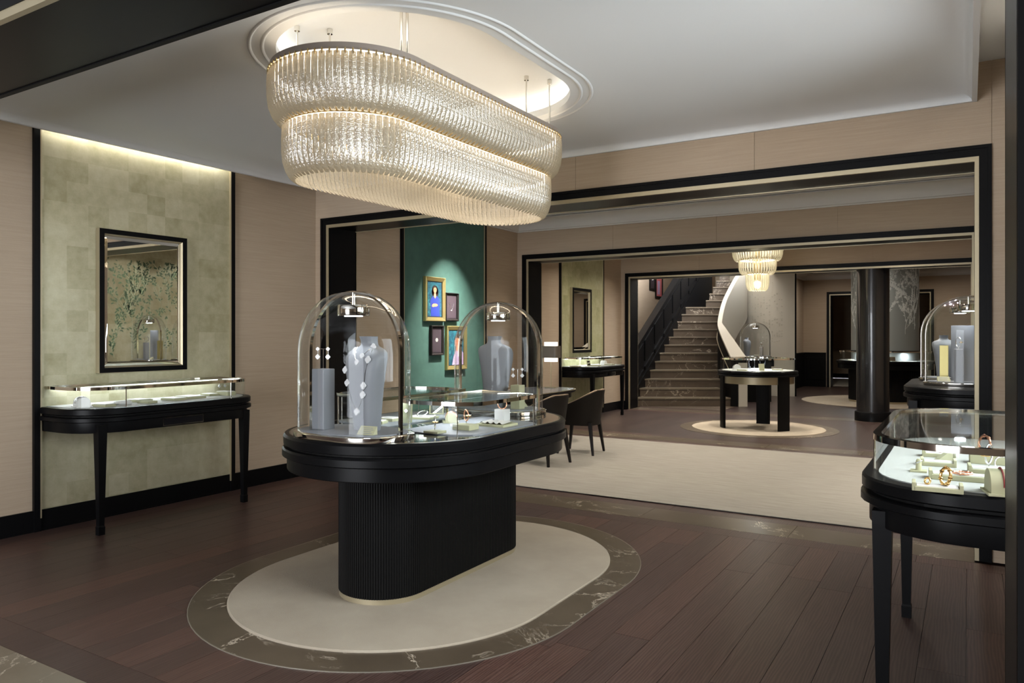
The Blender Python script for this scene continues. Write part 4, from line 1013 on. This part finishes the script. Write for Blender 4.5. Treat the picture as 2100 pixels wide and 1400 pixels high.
# ================================================================== MIRRORS
def mirror(name, label, xw, y0, y1, z0, z1, fw=0.04, bev=0.03):
    m = thing(name, label, 'mirror', (xw, 0, 0)); d = 0.055
    R_ = lambda i: [(y0+i, z0+i), (y1-i, z0+i), (y1-i, z1-i), (y0+i, z1-i)]
    def fring(levels): return MB().loft([[(x, y, z) for y, z in R_(i)] for i, x in levels], False, False)
    for k in range(4):                          # four mitred rails
        q = [[(x, *R_(i)[k]) for i, x in ((0, 0), (0, d), (fw, d), (fw, 0))], [(x, *R_(i)[(k+1) % 4]) for i, x in ((0, 0), (0, d), (fw, d), (fw, 0))]]
        MB().loft(q).build('frame_rail', BLACK, m)
    fring([(-0.002, 0.0), (-0.002, d-0.004), (0.004, d-0.004), (0.004, 0.0)]).build('side_gilding', CHAMP, m)
    fring([(fw, 0.03), (fw, d-0.006), (fw+0.010, 0.032), (fw+0.010, 0.02)]).build('inner_slip', CHAMP, m)
    i0 = fw+0.010; i1 = i0+bev
    fring([(i0, 0.022), (i1, 0.026)]).build('bevelled_edge', MIRROR, m)
    MB().add([(0.026, y, z) for y, z in R_(i1)], [(0, 1, 2, 3)]).build('mirror_plate', MIRROR, m)
    MB().box(-0.005, y0+0.01, z0+0.01, 0.02, y1-0.01, z1-0.01).build('backing', BLACKM, m)
    return m
q0 = pX(204, 467, -6.04); q1 = pX(383, 757, -6.04)
mirror('framed_mirror', 'large black framed mirror with champagne inner edge above the long wall showcase', XL+0.011, q0.y, q1.y, q1.z, q0.z)
q0 = pX(1174, 589, -6.04); q1 = pX(1213, 722, -6.04)
mirror('framed_mirror', 'tall narrow dark framed mirror on the greenish gold panel of the third room', XL+0.011, q0.y, q1.y, q1.z, q0.z, 0.05, 0.04)

# ================================================================== PICTURES on the green wall
def picture(pix, label, fm, fw, mount, art, xw=XL+0.011, d=0.05):
    (xa, ya, xb, yb) = pix; a = pX(850+xa/6.364, 550+ya/6.364, xw+d); b = pX(850+xb/6.364, 550+yb/6.364, xw+d)
    y0, y1, z0, z1 = a.y, b.y, b.z, a.z
    p = thing('framed_picture', label, 'picture', (xw, 0, 0), 0, None)
    R_ = lambda i: [(y0+i, z0+i), (y1-i, z0+i), (y1-i, z1-i), (y0+i, z1-i)]
    for k in range(4):
        lv = ((0, -0.004), (0, d-0.006), (0.008, d), (fw, d-0.018), (fw, -0.004))
        MB().loft([[(x, *R_(i)[k]) for i, x in lv], [(x, *R_(i)[(k+1) % 4]) for i, x in lv]]).build('frame_rail', fm, p)
    MB().box(-0.004, y0+0.01, z0+0.01, d-0.03, y1-0.01, z1-0.01).build('mount', SCREEN, p)
    i = fw+mount; Wp, Hp = (y1-y0-2*i), (z1-z0-2*i)
    P = lambda s, t_, lay=0: (d-0.028+0.0012*lay, y0+i+s*Wp, z0+i+t_*Hp)
    art(p, P, Wp, Hp); return p
def poly(p, name, P, pts, m, lay):
    q = [P(s, t_, lay) for s, t_ in pts]; r = [P(s, t_, lay-1) for s, t_ in pts]
    return MB().loft([r, q]).build(name, m, p)
def ell(cx, cy, rx, ry, n=20): return [(cx+rx*cos(2*pi*k/n), cy+ry*sin(2*pi*k/n)) for k in range(n)]
def portrait1(p, P, w, h):
    poly(p, 'backdrop', P, [(0, 0), (1, 0), (1, 1), (0, 1)], BLUEBG, 1)
    poly(p, 'hair', P, ell(.52, .76, .23, .15), HAIR, 2); poly(p, 'hair', P, ell(.40, .70, .12, .10), HAIR, 2); poly(p, 'hair', P, ell(.66, .70, .12, .10), HAIR, 2)
    poly(p, 'blouse', P, [(.22, 0), (.85, 0), (.84, .25), (.88, .45), (.80, .54), (.62, .60), (.42, .60), (.26, .54), (.16, .44), (.22, .25)], BLOUSE, 3)
    poly(p, 'neck', P, [(.45, .68), (.58, .68), (.6, .58), (.52, .52), (.43, .58)], SKIN, 4)
    poly(p, 'face', P, ell(.51, .77, .115, .085), SKIN, 5); poly(p, 'hands', P, ell(.51, .33, .2, .045), SKIN, 5); poly(p, 'hands', P, ell(.38, .30, .1, .03), SKIN, 5)
    for sx in (.465, .555): poly(p, 'eye', P, ell(sx, .785, .018, .007, 8), HAIR, 6)
    poly(p, 'mouth', P, ell(.51, .727, .032, .007, 8), PINKA, 6)
    poly(p, 'hairline', P, [(.39, .80), (.42, .85), (.51, .87), (.60, .85), (.63, .80), (.60, .83), (.51, .85), (.42, .83)], HAIR, 6)
def portrait2(p, P, w, h):
    poly(p, 'backdrop', P, [(0, 0), (1, 0), (1, 1), (0, 1)], BLUEBG, 1)
    poly(p, 'hair', P, ell(.62, .74, .24, .15), HAIR, 2); poly(p, 'hair', P, ell(.66, .87, .10, .06), HAIR, 2)
    poly(p, 'blouse', P, [(.22, 0), (1, 0), (1, .34), (.86, .42), (.6, .46), (.45, .42), (.34, .30)], LILAC, 3)
    poly(p, 'neck', P, [(.5, .58), (.74, .58), (.76, .44), (.6, .39), (.46, .44)], SKIN, 4)
    poly(p, 'face', P, ell(.56, .67, .18, .145), SKIN, 5)
    for sx in (.48, .62): poly(p, 'eye', P, ell(sx, .69, .03, .011, 8), HAIR, 6)
    poly(p, 'mouth', P, ell(.54, .595, .05, .012, 8), PINKA, 6)
    poly(p, 'hairline', P, [(.37, .72), (.42, .80), (.58, .83), (.72, .79), (.76, .70), (.68, .77), (.56, .80), (.44, .77)], HAIR, 6)
def neckpic(p, P, w, h):
    poly(p, 'backdrop', P, [(0, 0), (1, 0), (1, 1), (0, 1)], mat('plum_backdrop', (.055, .04, .05), .5), 1)
    q = [P(.5+.24*k/8, .38+.30*(abs(k)/8)**1.8, 2) for k in range(-8, 9)]
    MB().tube(q, 0.006, 5).build('printed_chain', SILVER, p); poly(p, 'printed_pendant', P, ell(.5, .36, .07, .035, 10), SATIN, 3)
def broochpic(p, P, w, h):
    poly(p, 'backdrop', P, [(0, 0), (1, 0), (1, 1), (0, 1)], mat('plum_backdrop_dark', (.04, .03, .038), .5), 1)
    for k in range(6): poly(p, 'printed_petal', P, ell(.5+.085*cos(k*pi/3), .52+.05*sin(k*pi/3), .07, .038, 10), SATIN, 2)
    poly(p, 'printed_petal', P, ell(.5, .52, .06, .03, 10), SATIN, 3)
picture((152, 100, 412, 695), 'gold framed portrait of a curly-haired woman in a blue blouse on the green wall', GOLDF, 0.055, 0.012, portrait1)
picture((420, 315, 585, 690), 'dark framed picture of a pendant necklace on the green wall', DARKBR, 0.028, 0.012, neckpic)
picture((230, 745, 392, 1132), 'dark framed picture of a white flower brooch on the green wall', DARKBR, 0.028, 0.012, broochpic)
picture((432, 750, 692, 1312), 'gold framed portrait of a woman in a lilac top on the green wall', GOLDF, 0.055, 0.012, portrait2)
# stair wall pictures
def stair_pic(px0, py0, px1, py1, label, m, inner):
    xw = -7.352; a = pX(px0, py0, xw); b = pX(px1, py1, xw); p = thing('framed_picture', label, 'picture', (xw, 0, 0))
    y0, y1, z0, z1 = a.y, b.y, b.z, a.z; R_ = lambda i: [(y0+i, z0+i), (y1-i, z0+i), (y1-i, z1-i), (y0+i, z1-i)]
    for k in range(4):
        lv = ((0, 0), (0, .04), (.05, .035), (.05, 0)); MB().loft([[(x, *R_(i)[k]) for i, x in lv], [(x, *R_(i)[(k+1) % 4]) for i, x in lv]]).build('frame_rail', DARKBR, p)
    MB().box(0, y0+.04, z0+.04, .02, y1-.04, z1-.04).build('mount', m, p)
    if inner: MB().box(.02, y0+.15, z0+.1, .024, y1-.2, z0+(z1-z0)*.55).build('printed_figure', LILAC, p)
    else: MB().tube([(.022, y0+(y1-y0)*(.5+.2*k/6), z0+(z1-z0)*(.45+.2*(k/6)**2)) for k in range(-6, 7)], .012, 5).build('printed_necklace', SATIN, p)
stair_pic(1331, 548, 1342, 596, 'dark framed necklace picture on the stair wall', SCREEN, False)
stair_pic(1343, 546, 1357, 612, 'dark framed pink portrait on the stair wall', PINKA, True)

# ================================================================== DESK, LAMP, CHAIRS
dk = thing('oval_desk', 'dark oval consultation desk with a pale edge line before the green wall', 'desk', (-5.08, 8.35, 0.0118))
do = lambda R: stad(R, 0.95, 48)
MB().stack([(do(.36), .69), (do(.395), .705), (do(.40), .715), (do(.40), .728), (do(.392), .735)]).build('desk_top', BLACK, dk, smooth=25)
MB().ring(do(.401), do(.39), .728, .7365).build('edge_line', CHAMP, dk); MB().stack([(do(.375), .732), (do(.375), .7375)]).build('leather_inset', GREYT, dk)
MB().stack([(do(.33), .62), (do(.34), .625), (do(.34), .695)]).build('apron', BLACK, dk, smooth=25)
for s in (-1, 1):
    MB().stack([(stad(.17, .12, 24, 0, s*.75), 0), (stad(.16, .12, 24, 0, s*.75), .03), (stad(.14, .12, 24, 0, s*.75), .63)]).build('pedestal', BLACKM, dk, smooth=30)
lm = thing('table_lamp', 'slim table lamp with bronze band shade on the dark desk', 'lamp', (-5.08, 9.44, 0.7495))
lm.location.x, lm.location.y = at(1130, 795, .7495)[:2]
MB().box(-.075, -.05, 0, .075, .05, .014).build('base', CHAMP, lm, bevel=.003); MB().tube([(0, 0, .01), (0, 0, .42)], .007, 10).build('stem', CHAMP, lm, smooth=60)
MB().loft([[(x, y, z) for x, y in rrect(-.09, -.06, .09, .06, .03)] for z in (.375, .655)]).build('diffuser', LAMPG, lm, smooth=40)
MB().loft([[(x, y, z) for x, y in rrect(-.13, -.085, .13, .085, .04)] for z in (.43, .60)]).build('band_shade', SHADE, lm, smooth=40)
def chair(loc, rz, label):
    c = thing('tub_chair', label, 'chair', loc, rz)          # faces +x before turning; back at -x
    def shell(R, th, z0f, ztop, name, m):
        rg = []
        for k in range(19):
            a = radians(62+236*k/18); bk = (1-cos(a))/2       # bk=1 at the back
            o = []
            top = 0.60+0.20*min(1, max(0, (bk-.25)/.7))**1.1
            for r_, z in ((R*0.80, z0f), (R, ztop if ztop else top), (R-th, ztop if ztop else top), (R*0.80-th, z0f)):
                o.append((r_*1.02*cos(a), r_*.98*sin(a), z))
            rg.append(o)
        return MB().loft(rg).build(name, m, c, smooth=50)
    shell(.30, .035, .365, None, 'back_shell', DARKBR)
    rg = []
    for k in range(19):
        a = radians(62+236*k/18); bk = (1-cos(a))/2; top = 0.605+0.20*min(1, max(0, (bk-.25)/.7))**1.1
        rg.append([(r_*1.02*cos(a), r_*.98*sin(a), z) for r_, z in ((.292, top-.012), (.296, top+.006), (.25, top+.004), (.21, .44), (.225, .44), (.262, top-.012))])
    MB().loft(rg).build('inner_upholstery', TAN, c, smooth=50)
    MB().stack([(selp(.21, .20, 3, 28), .36), (selp(.215, .205, 3, 28), .375), (selp(.215, .205, 3, 28), .405)]).build('seat_base', DARKBR, c, smooth=30)
    MB().stack([(selp(.20, .195, 3, 28), .40), (selp(.21, .20, 3, 28), .42), (selp(.21, .20, 3, 28), .45), (selp(.18, .17, 3, 28), .465)]).build('seat_cushion', TAN, c, smooth=50)
    for sx in (-1, 1):
        for sy in (-1, 1):
            a = Vector((sx*.18, sy*.17, .40)); b = Vector((sx*.235, sy*.215, 0)); MB().taper(b, .012, a, .022).build('leg', DARKBR, c)
    return c
chair((-4.25, 7.68, 0.0118), radians(172), 'dark brown tub chair at the desk nearest the pedestal table')
chair((-4.22, 8.62, 0.0118), radians(186), 'dark brown tub chair at the desk farther along toward the third room')

# ================================================================== ROUND VITRINE TABLE (third room)
rt = thing('round_vitrine_table', 'round black table on three flat legs topped by a glass case', 'display table', (*R3, 0.0118))
MB().stack([(circ(.60, 56), .875), (circ(.62, 56), .88), (circ(.62, 56), .915), (circ(.61, 56), .925)]).build('table_top', BLACK, rt, smooth=30)
MB().stack([(circ(.60, 56), .835), (circ(.625, 56), .842), (circ(.625, 56), .862), (circ(.60, 56), .878)]).build('moulded_edge', BLACK, rt, smooth=30)
MB().ring(circ(.56, 56), circ(.53, 56), .72, .84).build('champagne_apron', CHAMP, rt, smooth=30)
for a in (-151, -33, 94):
    a = radians(a)
    p = []
    for k in range(7):
        q = a+radians(-11+22*k/6); p.append((.585*cos(q), .585*sin(q)))
    p += [(.545*cos(a+radians(11-22*k/6)), .545*sin(a+radians(11-22*k/6))) for k in range(7)]
    MB().prism(p, 0, .845).build('leg', BLACKM, rt)
RZ = .925+.0118
def box_case(parent, o, z0, h, m=GLASS):
    MB().prism(inset(o, .015), z0-.001, z0+.005).build('display_deck', DECK, parent)
    n = len(o); st_ = max(1, n//8)
    for k in range(0, n, st_):
        pts = [o[j % n] for j in range(k, min(k+st_, n)+1)]
        MB().loft([[(x, y, z0-.001) for x, y in pts], [(x, y, z0+h) for x, y in pts]], False, False, closed=False).build('glass_pane', m, parent, smooth=60)
    MB().ring([(x*1.01, y*1.01) for x, y in o], inset(o, .02), z0+h-.002, z0+h+.02).build('metal_rim', CHROME, parent, smooth=40)
    MB().prism(inset(o, .012), z0+h+.006, z0+h+.012).build('glass_lid', m, parent)
box_case(rt, circ(.57, 48), .925, .18)
area('round_case_lamp', (*R3, RZ+.17), .05, 5, COOL, shape='DISK')
for dx, dy, k in ((-.30, -.12, 'h'), (.12, -.22, 's'), (.3, .05, 't'), (-.05, .1, 't2'), (-.15, -.35, 't3')):
    p = (R3[0]+dx, R3[1]+dy, RZ+.0045)
    if k == 'h': cuff_holder(p, radians(30), 'white arched bracelet holder in the round vitrine', .055, .1, SATIN, SILVER)
    elif k == 's': easel(p, radians(30), 'small upright sage card in the round vitrine', .09, .11, SAGE)
    else: tray(p, .15, .11, 'white-padded tray in the round vitrine %s' % {'t': 'toward the column', 't2': 'at its middle', 't3': 'toward the carpet'}[k])

# ================================================================== COUNTER AND SILVER DRUM beyond the column
cn = thing('round_counter', 'round ribbed black counter with glass case beyond the black column', 'counter', (*C4, 0.0118))
rib = []
for k in range(640):
    a = 2*pi*k/640; d = (0, .005, .006, .005)[k % 4]; rib.append(((.74+d)*cos(a), (.74+d)*sin(a)))
MB().prism(rib, .04, .78).build('ribbed_base', BLACKM, cn); MB().stack([(circ(.74, 64), 0), (circ(.74, 64), .04)]).build('champagne_plinth', CHAMP, cn, smooth=30)
MB().stack([(circ(.96, 64), .74), (circ(.97, 64), .75), (circ(.97, 64), .86)]).build('apron', BLACK, cn, smooth=30)
MB().stack([(circ(.97, 64), .86), (circ(1.0, 64), .87), (circ(1.0, 64), .915), (circ(.99, 64), .925)]).build('counter_top', BLACK, cn, smooth=30)
MB().ring(circ(.93, 64), circ(.70, 64), .924, .930).build('display_deck', DECK, cn)
for k in range(8):
    pts = circ(.93, 64)[k*8:k*8+8]+[circ(.93, 64)[(k*8+8) % 64]]
    MB().loft([[(x, y, .925) for x, y in pts], [(x, y, 1.12) for x, y in pts]], False, False, closed=False).build('glass_pane', GLASS, cn, smooth=60)
MB().ring(circ(.94, 64), circ(.915, 64), 1.118, 1.14).build('metal_rim', CHROME, cn, smooth=40)
MB().ring(circ(.925, 64), circ(.70, 64), 1.126, 1.132).build('glass_lid', GLASS, cn)
dr = thing('painted_drum', 'pale silver drum column painted with white blossom branches above the round counter', 'column', (*C4, .942))
MB().lathe([(.69, 0), (.69, 2.345)], 64).build('drum_body', DRUM, dr, smooth=40)
MB().lathe([(.70, .195), (.705, .2), (.705, .215), (.70, .22)], 64).build('black_band', BLACK, dr, smooth=40)
def drum_s(a, z, d): return ((.69+d)*cos(a/.69), (.69+d)*sin(a/.69), z-.35)
vines(dr, 'painted_blossoms', 'painted_branches', drum_s, 7, -1.9, .6, 2.5, BLOSSOM, BLOSSOM, .024, 11, True, 0.25)
for k, (a, lb_) in enumerate(((-115, 'facing the column'), (-95, 'facing the doorway'), (-75, 'toward the dome table'), (-140, 'toward the stairs'))):
    p = (C4[0]+.82*cos(radians(a)), C4[1]+.82*sin(radians(a)), .9415)
    easel(p, radians(a+90), 'small framed display in the round counter %s' % lb_, .14, .1) if k % 2 == 0 else tray(p, .13, .1, 'white-padded tray in the round counter %s' % lb_, 0)
for a in (-130, -90, -50): area('counter_lamp', (C4[0]+.8*cos(radians(a)), C4[1]+.8*sin(radians(a)), 1.12), .05, 2.5, COOL, shape='DISK')

# ================================================================== DOME TABLE against the right wall (second room)
DZ = 1.04
dt = wall_case((XR-0.034, 8.2, 0.0118), pi, 'high black console table with two glass domes against the painted gold wall', .87, .95, .45, False, False, DZ, name='console_table')
zz = DZ+.0118
dome((.0, 7.82, zz), 'glass dome over a grey screen panel and watch pillar on the high console')
dome((-.07, 8.55, zz), 'glass dome farther along the high console near the desk room doorway')
zq = zz+.0375
tag(MB().box(-.105, -.01, 0, .105, .01, .50).build('grey_backdrop', GREYD, None, bevel=.002, loc=(-.03, 7.90, zq)), 'upright pale grey board behind the watch pillar in the console dome', 'board')
tag(MB().box(-.035, -.03, 0, .035, .03, .32).build('gold_backdrop', GOLDF, None, bevel=.002, loc=(-.19, 7.90, zq)), 'narrow gold block beside the grey board in the console dome', 'block')
pillar((-.075, 7.72, zq), .07, .29, 'grey pillar carrying a watch inside the console dome'); watch((-.075, 7.72, zq+.29), radians(30), 'white gold watch upright on the grey pillar', .04)
card((-.19, 7.74, zq), radians(15), 'small sage label card in the console dome')
pillar((.02, 8.55, zq), .10, .30, 'white block inside the farther console dome', m=SATIN, name='display_block'); b_, f_ = bust((-.2, 8.55, zq), radians(20), 'pale bust inside the farther console dome', .8)

# ================================================================== DOME TABLE by the curved wall
fx, fy = uv(5.55, 17.1)
ft = thing('half_round_table', 'small black table with a glass dome before the curved cream wall', 'table', (fx, fy, 0), TH)
MB().stack([(selp(.42, .30, 3, 40), .95), (selp(.44, .32, 3, 40), .96), (selp(.44, .32, 3, 40), .995), (selp(.43, .31, 3, 40), 1.0)]).build('table_top', BLACK, ft, smooth=30)
MB().stack([(selp(.40, .28, 3, 40), .80), (selp(.40, .28, 3, 40), .95)]).build('apron', BLACK, ft, smooth=30)
MB().stack([(selp(.34, .24, 3, 40), 0), (selp(.34, .24, 3, 40), .80)]).build('pedestal', BLACKM, ft, smooth=30)
dome((fx, fy, 1.0), 'glass dome with bust and watch before the curved cream wall', TH)
b_, f_ = bust((*uv(5.38, 17.12), 1.0375), TH+radians(40), 'pale bust inside the dome by the curved wall', .8)
pillar((*uv(5.68, 17.08), 1.0375), .07, .2, 'slim silver pillar in the dome by the curved wall', m=SILVER)
watch((*uv(5.68, 17.08), 1.2375), TH, 'watch on the slim silver pillar by the curved wall', .04)
tray((*uv(5.55, 17.02), 1.0375), .12, .08, 'white-padded tray in the dome by the curved wall', TH)
